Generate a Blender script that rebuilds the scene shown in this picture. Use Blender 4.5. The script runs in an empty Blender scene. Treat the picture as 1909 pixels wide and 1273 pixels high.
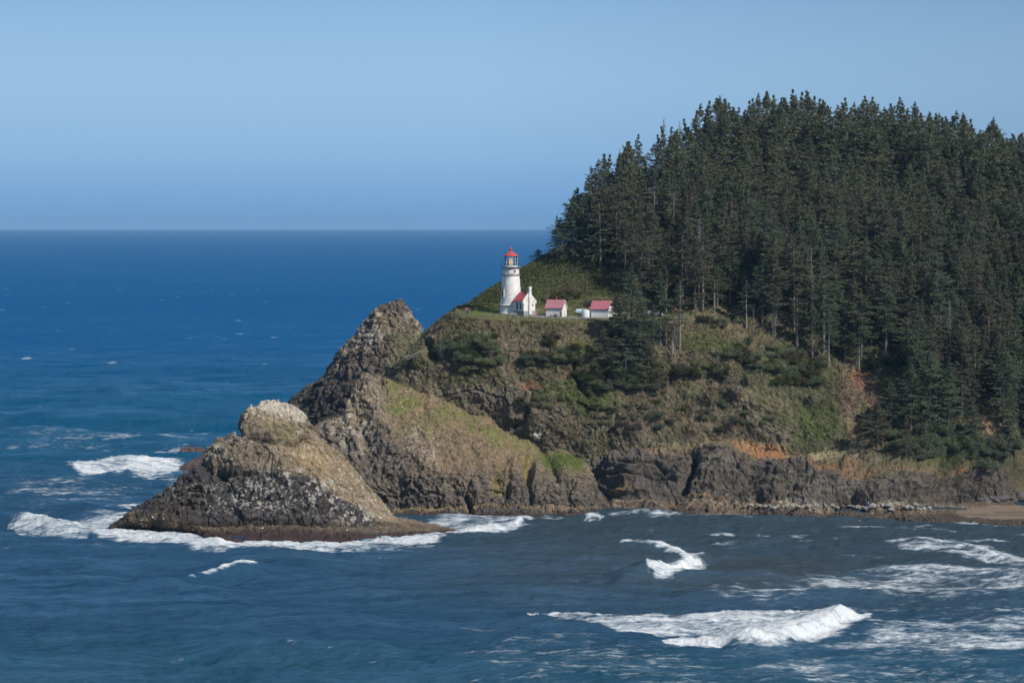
import bpy, math, random
import numpy as np
from mathutils import Vector, Matrix

S = bpy.context.scene
COL = S.collection
R = math.radians

# ------------------------------------------------------------------ camera, sky, sun, exposure
F, EYE, H = 7300.0, 418.0, 74.0          # focal length in photo pixels, eye-level row, camera height in metres
cam = bpy.data.cameras.new("camera")
cam.sensor_width = 36.0
cam.lens = F / 1909.0 * 36.0
cam.shift_y = -(636.5 - EYE) / 1909.0
cam.clip_start = 1.0
cam.clip_end = 200000.0
camo = bpy.data.objects.new("camera", cam)
camo.location = (0, 0, H)
camo.rotation_euler = (R(90), 0, 0)
COL.objects.link(camo)
S.camera = camo

SUN_AZ, SUN_EL = 50.0, 40.0              # degrees to the right of the direction back to the camera, and up
az, el = R(SUN_AZ), R(SUN_EL)
SUNDIR = Vector((math.sin(az) * math.cos(el), -math.cos(az) * math.cos(el), math.sin(el)))
sun = bpy.data.lights.new("sun", 'SUN')
sun.energy = 4.6
sun.angle = R(0.5)
sun.color = (1.0, 0.955, 0.88)
suno = bpy.data.objects.new("sun", sun)
suno.rotation_euler = SUNDIR.to_track_quat('Z', 'Y').to_euler()
suno.location = (300, -300, 400)
COL.objects.link(suno)

world = bpy.data.worlds.new("World")
S.world = world
world.use_nodes = True
wn, wl = world.node_tree.nodes, world.node_tree.links
wn.clear()
wo = wn.new('ShaderNodeOutputWorld')
bg = wn.new('ShaderNodeBackground')
bg.inputs['Strength'].default_value = 0.10
sky = wn.new('ShaderNodeTexSky')
sky.sky_type = 'NISHITA'
sky.sun_disc = False
sky.sun_elevation = el
sky.sun_rotation = R(180.0 - SUN_AZ)
sky.altitude = 60
sky.air_density = 1.0
sky.dust_density = 0.4
sky.ozone_density = 1.6
tc = wn.new('ShaderNodeTexCoord')
sx = wn.new('ShaderNodeSeparateXYZ')
wl.new(tc.outputs['Generated'], sx.inputs[0])
mr = wn.new('ShaderNodeMapRange')
mr.inputs['From Min'].default_value = 0.0
mr.inputs['From Max'].default_value = 0.12
wl.new(sx.outputs['Z'], mr.inputs['Value'])
rp = wn.new('ShaderNodeValToRGB')
cr = rp.color_ramp
cr.interpolation = 'B_SPLINE'
K = 1.0
stops = [(0.0, (0.155, 0.335, 0.640)), (0.06, (0.200, 0.395, 0.685)), (0.14, (0.262, 0.465, 0.728)),
         (0.30, (0.350, 0.568, 0.800)), (0.48, (0.262, 0.468, 0.735)), (1.0, (0.20, 0.38, 0.68))]
cr.elements[0].position, cr.elements[0].color = stops[0][0], (*stops[0][1], 1)
cr.elements[1].position, cr.elements[1].color = stops[-1][0], (*stops[-1][1], 1)
for p, c in stops[1:-1]:
    e = cr.elements.new(p)
    e.color = (*c, 1)
wl.new(mr.outputs[0], rp.inputs[0])
sc_ = wn.new('ShaderNodeVectorMath')
sc_.operation = 'SCALE'
sc_.inputs['Scale'].default_value = 10.0
wl.new(rp.outputs[0], sc_.inputs[0])
mr2 = wn.new('ShaderNodeMapRange')
mr2.interpolation_type = 'SMOOTHSTEP'
mr2.inputs['From Min'].default_value = 0.07
mr2.inputs['From Max'].default_value = 0.35
wl.new(sx.outputs['Z'], mr2.inputs['Value'])
mxw = wn.new('ShaderNodeMix')
mxw.data_type = 'RGBA'
wl.new(mr2.outputs[0], mxw.inputs['Factor'])
mrx = wn.new('ShaderNodeMapRange')
for k_, v_ in (('From Min', -0.01), ('From Max', 0.135), ('To Min', 10.0), ('To Max', 8.0)):
    mrx.inputs[k_].default_value = v_
wl.new(sx.outputs['X'], mrx.inputs['Value'])
wl.new(mrx.outputs[0], sc_.inputs['Scale'])
wl.new(sc_.outputs[0], mxw.inputs['A'])
wl.new(sky.outputs[0], mxw.inputs['B'])
wl.new(mxw.outputs['Result'], bg.inputs['Color'])
wl.new(bg.outputs[0], wo.inputs['Surface'])

S.view_settings.view_transform = 'Standard'
S.view_settings.look = 'None'
S.view_settings.exposure = 0.0
S.view_settings.gamma = 1.0
S.cycles.max_bounces = 5
S.cycles.diffuse_bounces = 2
S.cycles.glossy_bounces = 2
S.cycles.transmission_bounces = 4
S.cycles.transparent_max_bounces = 8
S.cycles.volume_bounces = 0
S.cycles.caustics_reflective = False
S.cycles.caustics_refractive = False

# ------------------------------------------------------------------ numpy noise
def _h(ix, iy, iz, seed):
    v = (ix.astype(np.int64) * 374761393 + iy.astype(np.int64) * 668265263 + iz.astype(np.int64) * 2147483647 * 3 + seed * 1274126177) & 0xFFFFFFFF
    v = ((v ^ (v >> 13)) * 1274126177) & 0xFFFFFFFF
    v = ((v ^ (v >> 16)) * 2246822519) & 0xFFFFFFFF
    v = v ^ (v >> 15)
    return (v & 0xFFFFFF).astype(np.float64) / 0xFFFFFF

def vnoise(x, y, z, seed=0):
    ix, iy, iz = np.floor(x), np.floor(y), np.floor(z)
    fx, fy, fz = x - ix, y - iy, z - iz
    u, v, w = [t * t * t * (t * (t * 6 - 15) + 10) for t in (fx, fy, fz)]
    r = 0
    for dx in (0, 1):
        wx = u if dx else 1 - u
        for dy in (0, 1):
            wy = v if dy else 1 - v
            for dz in (0, 1):
                wz = w if dz else 1 - w
                r = r + wx * wy * wz * _h(ix + dx, iy + dy, iz + dz, seed)
    return r * 2 - 1

def fbm(x, y, z, seed=0, octv=4, rough=0.5):
    a, s, t = 1.0, 0.0, 0.0
    for o in range(octv):
        s = s + a * vnoise(x, y, z, seed + o * 17)
        t += a
        a *= rough
        x, y, z = x * 2.03 + 5.1, y * 2.03 + 1.7, z * 2.03 + 9.2
    return s / t * 1.6

def worley(x, y, z, seed=0, off=False):
    ix, iy, iz = np.floor(x), np.floor(y), np.floor(z)
    f1 = np.full(x.shape, 9.0)
    f2 = np.full(x.shape, 9.0)
    cid = np.zeros(x.shape)
    ox, oy, oz = np.zeros(x.shape), np.zeros(x.shape), np.zeros(x.shape)
    for dx in (-1, 0, 1):
        for dy in (-1, 0, 1):
            for dz in (-1, 0, 1):
                cx, cy, cz = ix + dx, iy + dy, iz + dz
                px = cx + _h(cx, cy, cz, seed)
                py = cy + _h(cx, cy, cz, seed + 1)
                pz = cz + _h(cx, cy, cz, seed + 2)
                d = np.sqrt((px - x) ** 2 + (py - y) ** 2 + (pz - z) ** 2)
                m = d < f1
                f2 = np.where(m, f1, np.minimum(f2, d))
                cid = np.where(m, _h(cx, cy, cz, seed + 3), cid)
                f1 = np.where(m, d, f1)
                if off: ox, oy, oz = np.where(m, x - px, ox), np.where(m, y - py, oy), np.where(m, z - pz, oz)
    return (f1, f2, cid, ox, oy, oz) if off else (f1, f2, cid)

def sst(a, b, x):
    t = np.clip((x - a) / (b - a), 0, 1)
    return t * t * (3 - 2 * t)

def sea_y(py):
    return F * H / (np.asarray(py, float) - EYE)

def world_xz(px, py, Y):
    return (px - 954.5) * Y / F, H - (py - EYE) * Y / F

# ------------------------------------------------------------------ object helpers
def tag(o, label=None, cat=None, group=None, kind=None):
    if label: o['label'] = label
    if cat: o['category'] = cat
    if group: o['group'] = group
    if kind: o['kind'] = kind
    return o

def empty(name, loc, rz=0.0, scale=1.0):
    o = bpy.data.objects.new(name, None)
    o.empty_display_size = 0.5
    COL.objects.link(o)
    o.location = loc
    o.rotation_euler = (0, 0, rz)
    o.scale = (scale, scale, scale)
    return o

def link(name, me, parent=None, mat=None):
    o = bpy.data.objects.new(name, me)
    COL.objects.link(o)
    if parent: o.parent = parent
    if mat is not None and len(me.materials) == 0:
        me.materials.append(mat)
    return o

def np_mesh(name, V, Q=None, T=None, smooth=True, col=None, attrs=None):
    me = bpy.data.meshes.new(name)
    nq = 0 if Q is None else len(Q)
    nt = 0 if T is None else len(T)
    me.vertices.add(len(V))
    me.vertices.foreach_set('co', np.asarray(V, np.float32).ravel())
    idx = []
    if nq: idx.append(np.asarray(Q, np.int32).ravel())
    if nt: idx.append(np.asarray(T, np.int32).ravel())
    idx = np.concatenate(idx)
    me.loops.add(len(idx))
    me.loops.foreach_set('vertex_index', idx)
    me.polygons.add(nq + nt)
    st = np.concatenate([np.arange(nq) * 4, nq * 4 + np.arange(nt) * 3]).astype(np.int32)
    me.polygons.foreach_set('loop_start', st)
    me.polygons.foreach_set('use_smooth', np.full(nq + nt, smooth))
    if col is not None:
        a = me.attributes.new('Col', 'FLOAT_COLOR', 'POINT')
        c4 = np.ones((len(V), 4), np.float32)
        c4[:, :3] = col
        a.data.foreach_set('color', c4.ravel())
    for k, v in (attrs or {}).items():
        a = me.attributes.new(k, 'FLOAT', 'POINT')
        a.data.foreach_set('value', np.asarray(v, np.float32).ravel())
    me.update(calc_edges=True)
    me.validate()
    return me

class MB:
    """collects simple shaped pieces into ONE mesh"""
    def __init__(s): s.v, s.f = [], []
    def add(s, vs, fs):
        n = len(s.v)
        s.v += [tuple(v) for v in vs]
        s.f += [tuple(i + n for i in f) for f in fs]
        return s
    def box(s, x0, x1, y0, y1, z0, z1):
        return s.add([(x0, y0, z0), (x1, y0, z0), (x1, y1, z0), (x0, y1, z0), (x0, y0, z1), (x1, y0, z1), (x1, y1, z1), (x0, y1, z1)],
                     [(0, 3, 2, 1), (4, 5, 6, 7), (0, 1, 5, 4), (1, 2, 6, 5), (2, 3, 7, 6), (3, 0, 4, 7)])
    def lathe(s, prof, n=32, cx=0, cy=0, cap=True):
        vs, fs = [], []
        for r, z in prof:
            for k in range(n):
                a = 2 * math.pi * k / n
                vs.append((cx + r * math.cos(a), cy + r * math.sin(a), z))
        for i in range(len(prof) - 1):
            for k in range(n):
                a, b = i * n + k, i * n + (k + 1) % n
                fs.append((a, b, b + n, a + n))
        if cap:
            fs.append(tuple(range(n))[::-1])
            fs.append(tuple((len(prof) - 1) * n + k for k in range(n)))
        return s.add(vs, fs)
    def tube(s, p, q, r0, r1=None, n=6):
        p, q = Vector(p), Vector(q)
        r1 = r0 if r1 is None else r1
        d = (q - p)
        if d.length < 1e-6: return s
        m = d.to_track_quat('Z', 'Y').to_matrix()
        vs = []
        for c, r in ((p, r0), (q, r1)):
            for k in range(n):
                a = 2 * math.pi * k / n
                vs.append(c + m @ Vector((r * math.cos(a), r * math.sin(a), 0)))
        fs = [(k, (k + 1) % n, n + (k + 1) % n, n + k) for k in range(n)]
        fs += [tuple(range(n))[::-1], tuple(range(n, 2 * n))]
        return s.add(vs, fs)
    def prism(s, pts, x0, x1):
        """polygon pts in (y, z) extruded along x"""
        n = len(pts)
        vs = [(x0, y, z) for y, z in pts] + [(x1, y, z) for y, z in pts]
        fs = [tuple(range(n))[::-1], tuple(range(n, 2 * n))] + [(k, (k + 1) % n, n + (k + 1) % n, n + k) for k in range(n)]
        return s.add(vs, fs)
    def ball(s, c, r, n=10, sx=1, sy=1, sz=1):
        vs, fs = [], []
        m = max(5, n // 2)
        for i in range(m + 1):
            t = math.pi * i / m
            for k in range(n):
                a = 2 * math.pi * k / n
                rr = max(math.sin(t), 0.02)
                vs.append((c[0] + r * sx * rr * math.cos(a), c[1] + r * sy * rr * math.sin(a), c[2] + r * sz * math.cos(t)))
        for i in range(m):
            for k in range(n):
                a, b = i * n + k, i * n + (k + 1) % n
                fs.append((a, a + n, b + n, b))
        return s.add(vs, fs)
    def build(s, name, mat, parent=None, smooth=False, bevel=0.0):
        me = bpy.data.meshes.new(name)
        me.from_pydata(s.v, [], s.f)
        me.materials.append(mat)
        if smooth:
            me.polygons.foreach_set('use_smooth', [True] * len(me.polygons))
            me.set_sharp_from_angle(angle=R(40))
        me.update()
        o = bpy.data.objects.new(name, me)
        COL.objects.link(o)
        if parent: o.parent = parent
        if bevel:
            b = o.modifiers.new('bevel', 'BEVEL')
            b.width = bevel
            b.segments = 2
            b.limit_method = 'ANGLE'
        return o

def copy_tree(o, parent=None):
    c = o.copy()
    COL.objects.link(c)
    if parent: c.parent = parent
    for ch in [k for k in bpy.data.objects if k.parent == o]:
        copy_tree(ch, c)
    return c

# ------------------------------------------------------------------ materials
def mat_plain(name, col, rough=0.7, var=0.12, scale=1.2, metal=0.0, dirt=None, bump=0.0, emit=None):
    m = bpy.data.materials.new(name)
    m.use_nodes = True
    n, l = m.node_tree.nodes, m.node_tree.links
    b = n['Principled BSDF']
    b.inputs['Roughness'].default_value = rough
    b.inputs['Metallic'].default_value = metal
    t = n.new('ShaderNodeTexCoord')
    nz = n.new('ShaderNodeTexNoise')
    nz.inputs['Scale'].default_value = scale
    nz.inputs['Detail'].default_value = 6
    nz.inputs['Roughness'].default_value = 0.65
    l.new(t.outputs['Object'], nz.inputs['Vector'])
    r = n.new('ShaderNodeValToRGB')
    c2 = dirt or tuple(c * (1 - var * 2) for c in col)
    r.color_ramp.elements[0].color = (*c2, 1)
    r.color_ramp.elements[1].color = (*[min(1, c * (1 + var * 0.4)) for c in col], 1)
    r.color_ramp.elements[0].position = 0.25
    r.color_ramp.elements[1].position = 0.55
    l.new(nz.outputs['Fac'], r.inputs[0])
    l.new(r.outputs[0], b.inputs['Base Color'])
    if bump:
        bp = n.new('ShaderNodeBump')
        bp.inputs['Strength'].default_value = bump
        bp.inputs['Distance'].default_value = 0.05
        l.new(nz.outputs['Fac'], bp.inputs['Height'])
        l.new(bp.outputs[0], b.inputs['Normal'])
    if emit:
        b.inputs['Emission Color'].default_value = (*emit[0], 1)
        b.inputs['Emission Strength'].default_value = emit[1]
    return m

def mat_ground(name, scale=0.8, bump=0.9, dist=0.5, rough=0.9, var=0.45):
    """colour of the ground itself from the mesh, broken up by procedural noise"""
    m = bpy.data.materials.new(name)
    m.use_nodes = True
    n, l = m.node_tree.nodes, m.node_tree.links
    b = n['Principled BSDF']
    b.inputs['Roughness'].default_value = rough
    b.inputs['Specular IOR Level'].default_value = 0.2
    a = n.new('ShaderNodeAttribute')
    a.attribute_name = 'Col'
    t = n.new('ShaderNodeTexCoord')
    n1 = n.new('ShaderNodeTexNoise')
    n1.inputs['Scale'].default_value = scale
    n1.inputs['Detail'].default_value = 5
    n1.inputs['Roughness'].default_value = 0.75
    l.new(t.outputs['Object'], n1.inputs['Vector'])
    r = n.new('ShaderNodeMapRange')
    r.inputs['From Min'].default_value = 0.33
    r.inputs['From Max'].default_value = 0.67
    r.inputs['To Min'].default_value = 1 - var
    r.inputs['To Max'].default_value = 1 + var
    l.new(n1.outputs['Fac'], r.inputs['Value'])
    v = n.new('ShaderNodeVectorMath')
    v.operation = 'SCALE'
    l.new(a.outputs['Color'], v.inputs[0])
    l.new(r.outputs[0], v.inputs['Scale'])
    l.new(v.outputs[0], b.inputs['Base Color'])
    vo = n.new('ShaderNodeTexVoronoi')
    vo.inputs['Scale'].default_value = scale * 0.7
    vo.feature = 'F1'
    l.new(t.outputs['Object'], vo.inputs['Vector'])
    ad = n.new('ShaderNodeMath')
    ad.operation = 'MULTIPLY_ADD'
    ad.inputs[1].default_value = 1.2
    l.new(n1.outputs['Fac'], ad.inputs[0])
    l.new(vo.outputs['Distance'], ad.inputs[2])
    bp = n.new('ShaderNodeBump')
    bp.inputs['Strength'].default_value = bump
    bp.inputs['Distance'].default_value = dist
    l.new(ad.outputs[0], bp.inputs['Height'])
    l.new(bp.outputs[0], b.inputs['Normal'])
    return m

def mat_leaf(name, c1, c2, brown=(0.165, 0.135, 0.098), brownfac=0.35, trans=0.35):
    m = bpy.data.materials.new(name)
    m.use_nodes = True
    n, l = m.node_tree.nodes, m.node_tree.links
    n.clear()
    out = n.new('ShaderNodeOutputMaterial')
    d = n.new('ShaderNodeBsdfDiffuse')
    tr = n.new('ShaderNodeBsdfTranslucent')
    mx = n.new('ShaderNodeMixShader')
    mx.inputs[0].default_value = trans
    oi = n.new('ShaderNodeObjectInfo')
    geo = n.new('ShaderNodeNewGeometry')
    r1 = n.new('ShaderNodeMix'); r1.data_type = 'RGBA'
    r1.inputs['A'].default_value = (*c1, 1); r1.inputs['B'].default_value = (*c2, 1)
    l.new(geo.outputs['Random Per Island'], r1.inputs['Factor'])
    mr = n.new('ShaderNodeMapRange')
    mr.inputs['From Min'].default_value = 0.45; mr.inputs['From Max'].default_value = 1.0
    mr.inputs['To Min'].default_value = 0.0; mr.inputs['To Max'].default_value = brownfac
    l.new(oi.outputs['Random'], mr.inputs['Value'])
    r2 = n.new('ShaderNodeMix'); r2.data_type = 'RGBA'
    l.new(mr.outputs[0], r2.inputs['Factor'])
    l.new(r1.outputs['Result'], r2.inputs['A'])
    r2.inputs['B'].default_value = (*brown, 1)
    l.new(r2.outputs['Result'], d.inputs['Color'])
    l.new(r2.outputs['Result'], tr.inputs['Color'])
    l.new(d.outputs[0], mx.inputs[1]); l.new(tr.outputs[0], mx.inputs[2])
    l.new(mx.outputs[0], out.inputs['Surface'])
    return m

M = {}
M['rock'] = mat_ground('rock_surface', 0.9, 1.0, 0.7)
M['sand'] = mat_ground('sand_surface', 0.6, 0.3, 0.1, var=0.12)
M['path'] = mat_plain('asphalt_grey', (0.17, 0.165, 0.16), 0.9, 0.1)
M['white'] = mat_plain('white_painted_masonry', (0.72, 0.70, 0.65), 0.6, 0.1, 0.7, dirt=(0.42, 0.40, 0.35), bump=0.15)
M['white2'] = mat_plain('white_painted_boards', (0.72, 0.72, 0.70), 0.6, 0.06, 2.0)
M['trimgrey'] = mat_plain('weathered_grey_trim', (0.22, 0.22, 0.22), 0.7, 0.15, 3.0)
M['plinth'] = mat_plain('grey_stone_plinth', (0.26, 0.26, 0.25), 0.85, 0.15, 2.5)
M['red'] = mat_plain('red_roof_shingles', (0.42, 0.062, 0.075), 0.6, 0.12, 3.0)
M['redlamp'] = mat_plain('red_painted_metal', (0.50, 0.075, 0.07), 0.45, 0.08, 2.0)
M['pink1'] = mat_plain('faded_pink_shingles', (0.40, 0.165, 0.18), 0.75, 0.16, 2.2, dirt=(0.26, 0.14, 0.15))
M['pink2'] = mat_plain('pinkish_red_shingles', (0.42, 0.13, 0.155), 0.75, 0.12, 1.6, dirt=(0.36, 0.13, 0.17))
M['metal'] = mat_plain('dark_grey_metal', (0.12, 0.13, 0.14), 0.5, 0.1, 3.0, metal=0.3)
M['window'] = mat_plain('dark_window_pane', (0.03, 0.035, 0.04), 0.15, 0.1)
M['lens'] = mat_plain('warm_lit_lens', (0.7, 0.55, 0.3), 0.2, 0.1, 2.0, emit=((1.0, 0.55, 0.18), 0.9))
M['brass'] = mat_plain('brass_frame', (0.28, 0.16, 0.06), 0.4, 0.1, metal=0.5)
M['postwhite'] = mat_plain('pale_fence_wood', (0.30, 0.29, 0.25), 0.8, 0.12)
M['postbrown'] = mat_plain('weathered_brown_wood', (0.22, 0.17, 0.12), 0.85, 0.15)
M['tablewood'] = mat_plain('reddish_brown_wood', (0.20, 0.075, 0.05), 0.8, 0.15)
M['log'] = mat_plain('silvery_driftwood', (0.24, 0.22, 0.19), 0.85, 0.12)
M['bark'] = mat_plain('spruce_bark', (0.15, 0.13, 0.115), 0.9, 0.25, 3.0)
M['palebark'] = mat_plain('pale_dead_bark', (0.21, 0.19, 0.17), 0.9, 0.15, 3.0)
M['tank'] = mat_plain('white_water_tank', (0.62, 0.64, 0.66), 0.5, 0.05)
M['orange'] = mat_plain('orange_plastic', (0.75, 0.09, 0.03), 0.5, 0.03)
M['leafA'] = mat_leaf('spruce_needles', (0.092, 0.124, 0.082), (0.176, 0.208, 0.124))
M['leafB'] = mat_leaf('dry_spruce_needles', (0.110, 0.112, 0.076), (0.178, 0.172, 0.112), brownfac=0.5)
M['leafshrub'] = mat_leaf('shrub_leaves', (0.125, 0.155, 0.085), (0.24, 0.265, 0.135), brown=(0.28, 0.25, 0.145), brownfac=0.6)
M['leafbright'] = mat_leaf('salal_leaves', (0.045, 0.065, 0.020), (0.095, 0.115, 0.036), brown=(0.12, 0.10, 0.045), brownfac=0.7)
M['leafdry'] = mat_leaf('dry_brush_twigs', (0.085, 0.072, 0.052), (0.15, 0.13, 0.095), brownfac=0.3)

def glass_mat():
    m = bpy.data.materials.new('lantern_glass')
    m.use_nodes = True
    n, l = m.node_tree.nodes, m.node_tree.links
    n.clear()
    o = n.new('ShaderNodeOutputMaterial')
    t = n.new('ShaderNodeBsdfTransparent'); t.inputs[0].default_value = (0.86, 0.92, 0.95, 1)
    g = n.new('ShaderNodeBsdfGlossy'); g.inputs['Roughness'].default_value = 0.03
    fr = n.new('ShaderNodeFresnel'); fr.inputs[0].default_value = 1.5
    mx = n.new('ShaderNodeMixShader')
    l.new(fr.outputs[0], mx.inputs[0]); l.new(t.outputs[0], mx.inputs[1]); l.new(g.outputs[0], mx.inputs[2])
    l.new(mx.outputs[0], o.inputs['Surface'])
    return m
M['glass'] = glass_mat()

# ------------------------------------------------------------------ lofted terrain
def interp_line(pts, px):
    """pts: (px, py, Y) ; Y None = at sea level"""
    P = sorted(pts, key=lambda p: p[0])
    X = [p[0] for p in P]
    py = np.interp(px, X, [p[1] for p in P])
    Ys = [float(sea_y(p[1])) if (len(p) < 3 or p[2] is None) else p[2] for p in P]
    return py, np.interp(px, X, Ys)

def smooth2(a, n, ax):
    for _ in range(n):
        p = np.pad(a, [(1, 1) if k == ax else (0, 0) for k in range(2)], mode='edge')
        if ax == 0: a = (p[:-2] + 2 * p[1:-1] + p[2:]) / 4
        else: a = (p[:, :-2] + 2 * p[:, 1:-1] + p[:, 2:]) / 4
    return a

def loft(px, lines, rows, back=True, under=True, smooth_cols=4, smooth_rows=3, backdrop=None):
    """stations listed from the water up to the ridge; returns X, Y, Z grids, PX/PY of each vertex"""
    st = []
    for ln in lines:
        py, Y = interp_line(ln, px)
        st.append((Y, H - (py - EYE) * Y / F))
    rr = list(rows)
    if under:
        Y0, Z0 = st[0]
        st.insert(0, (Y0 - 7, np.full_like(Y0, -4.0)))
        rr.insert(0, 10)
    if back:
        Yt, Zt = st[-1]
        Yb = st[1][0] if under else st[0][0]
        if backdrop:
            st.append((Yt + backdrop[0] * 0.5, Zt - backdrop[1] * 0.4))
            st.append((Yt + backdrop[0], Zt - backdrop[1]))
            rr += [14, 14]
        else:
            d = np.maximum(Yt - Yb, 3)
            st.append((Yt + d * 0.35, Zt * 0.62))
            st.append((Yt + d * 0.8, np.full_like(Yt, -4.0)))
            rr += [30, 40]
    Yg, Zg, sidx = [], [], []
    for k in range(len(st) - 1):
        for i in range(rr[k]):
            t = i / rr[k]
            Yg.append(st[k][0] * (1 - t) + st[k + 1][0] * t)
            Zg.append(st[k][1] * (1 - t) + st[k + 1][1] * t)
    Yg.append(st[-1][0]); Zg.append(st[-1][1])
    Yg, Zg = np.array(Yg), np.array(Zg)
    Yg = smooth2(smooth2(Yg, smooth_rows, 0), smooth_cols, 1)
    Zg = smooth2(smooth2(Zg, smooth_rows, 0), smooth_cols, 1)
    PX = np.broadcast_to(px, Yg.shape).copy()
    X = (PX - 954.5) * Yg / F
    PY = EYE + F * (H - Zg) / Yg
    return X, Yg, Zg, PX, PY

def grid_normals(X, Y, Z):
    P = np.stack([X, Y, Z], -1)
    du = np.gradient(P, axis=1)
    dv = np.gradient(P, axis=0)
    n = np.cross(du, dv)
    n /= np.linalg.norm(n, axis=-1, keepdims=True) + 1e-9
    return n

def grid_quads(nr, nc):
    i = np.arange((nr - 1) * nc).reshape(nr - 1, nc)[:, :-1]
    return np.stack([i, i + 1, i + nc + 1, i + nc], -1).reshape(-1, 4)

def blob(PX, PY, cx, cy, rx, ry, soft=0.5, rot=0.0):
    dx, dy = PX - cx, PY - cy
    if rot:
        c, s = math.cos(R(rot)), math.sin(R(rot))
        dx, dy = dx * c + dy * s, -dx * s + dy * c
    d = np.sqrt((dx / rx) ** 2 + (dy / ry) ** 2)
    return 1 - sst(1 - soft, 1 + soft, d)

def seg_mask(PX, PY, pts, w):
    m = np.zeros(PX.shape)
    for (x0, y0), (x1, y1) in zip(pts[:-1], pts[1:]):
        dx, dy = x1 - x0, y1 - y0
        t = np.clip(((PX - x0) * dx + (PY - y0) * dy) / (dx * dx + dy * dy), 0, 1)
        d = np.hypot(PX - x0 - t * dx, PY - y0 - t * dy)
        m = np.maximum(m, np.exp(-(d / w) ** 2))
    return m

def lay(C, mask, col):
    m = np.clip(mask, 0, 1)[..., None]
    return C * (1 - m) + np.array(col) * m

def facets(x, y, z, seed):
    """angular blocks: every cell a tilted plane"""
    f1, f2, c, ox, oy, oz = worley(x, y, z, seed, True)
    r1, r2, r3 = [((c * k) % 1) * 2 - 1 for k in (917.3, 3371.7, 7919.1)]
    return ox * r1 + oy * r2 + oz * r3 + (c - .5) * .5 - .35 * (1 - np.minimum(f2 - f1, .12) / .12), c

def rocky(X, Y, Z, seed, big=1.6, mid=0.8, fine=0.35, flute=0.0):
    x, y, z = X, Y, Z
    wx = fbm(x / 9, y / 9, z / 9, seed + 50, 3) * 2.2
    wz = fbm(x / 5, y / 5, z / 5, seed + 60, 3) * 1.4
    d = fbm(x / 14, y / 14, z / 14, seed, 4, .55) * big
    fa, c1 = facets((x + wx) / 5.5, (y + wz) / 5.5, (z + wx * .5) / 5.0, seed + 5)
    fb, c2 = facets((x + wz) / 2.1, (y + wx * .4) / 2.1, (z + wz) / 2.3, seed + 9)
    fc, c3 = facets((x + wz * .3) / .95, y / .95, (z + wx * .3) / .95, seed + 11)
    d = d + fa * mid * 1.1 + fb * mid * .75 + fc * fine * .9
    g1, g2, _ = worley((x + wz * 1.2) / 8, (y + wx) / 8, (z + wz * 1.5 + wx) / 11, seed + 31)
    d = d - mid * 1.3 * np.exp(-((g2 - g1) / .045) ** 2)
    rg = 1 - np.abs(fbm(x / 3.5, y / 3.5, z / 4.5, seed + 13, 4, .6))
    d = d + (rg - .6) * mid * .7 + fbm(x / 1.1, y / 1.1, z / 1.1, seed + 14, 3, 0.6) * fine * .8
    if flute:
        d = d + fbm(x / 1.5, y / 1.5, z / 10, seed + 21, 3) * flute
    return d, c1, c2

TERR = {}
COLS = {}
HAZE = 2.1e-5
def finish_terrain(key, grids, disp, C, parts, gain=1.25):
    """parts: list of (name, mask or None, material, kwargs)"""
    X, Y, Z, PX, PY = grids
    N = grid_normals(X, Y, Z)
    COLS[key] = np.clip(C * gain * 1.12, 0.005, 0.9)
    X2, Y2, Z2 = X + N[..., 0] * disp, Y + N[..., 1] * disp, Z + N[..., 2] * disp
    TERR[key] = dict(X=X2, Y=Y2, Z=Z2, PX=(954.5 + X2 * F / Y2), PY=EYE + F * (H - Z2) / Y2, N=N, PX0=PX, PY0=PY)
    V = np.stack([X2, Y2, Z2], -1).reshape(-1, 3)
    Q = grid_quads(*X.shape)
    Cf = np.clip(C * gain * np.array([1.04, 1.0, .95]), 0.005, 0.9).reshape(-1, 3)
    used = np.zeros(len(Q), bool)
    for name, mask, mat, kw in parts:
        if mask is None:
            sel = ~used
        else:
            mm = mask.reshape(-1)[Q].mean(1) > 0.5
            sel = mm & ~used
        used |= sel
        q = Q[sel]
        if len(q) == 0: continue
        ids, inv = np.unique(q, return_inverse=True)
        me = np_mesh(name, V[ids], Q=inv.reshape(-1, 4), col=Cf[ids], smooth=(name in ('beach', 'path')))
        tag(link(name, me, None, mat), **kw)
    return TERR[key]

G = dict(kind='structure')
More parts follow.
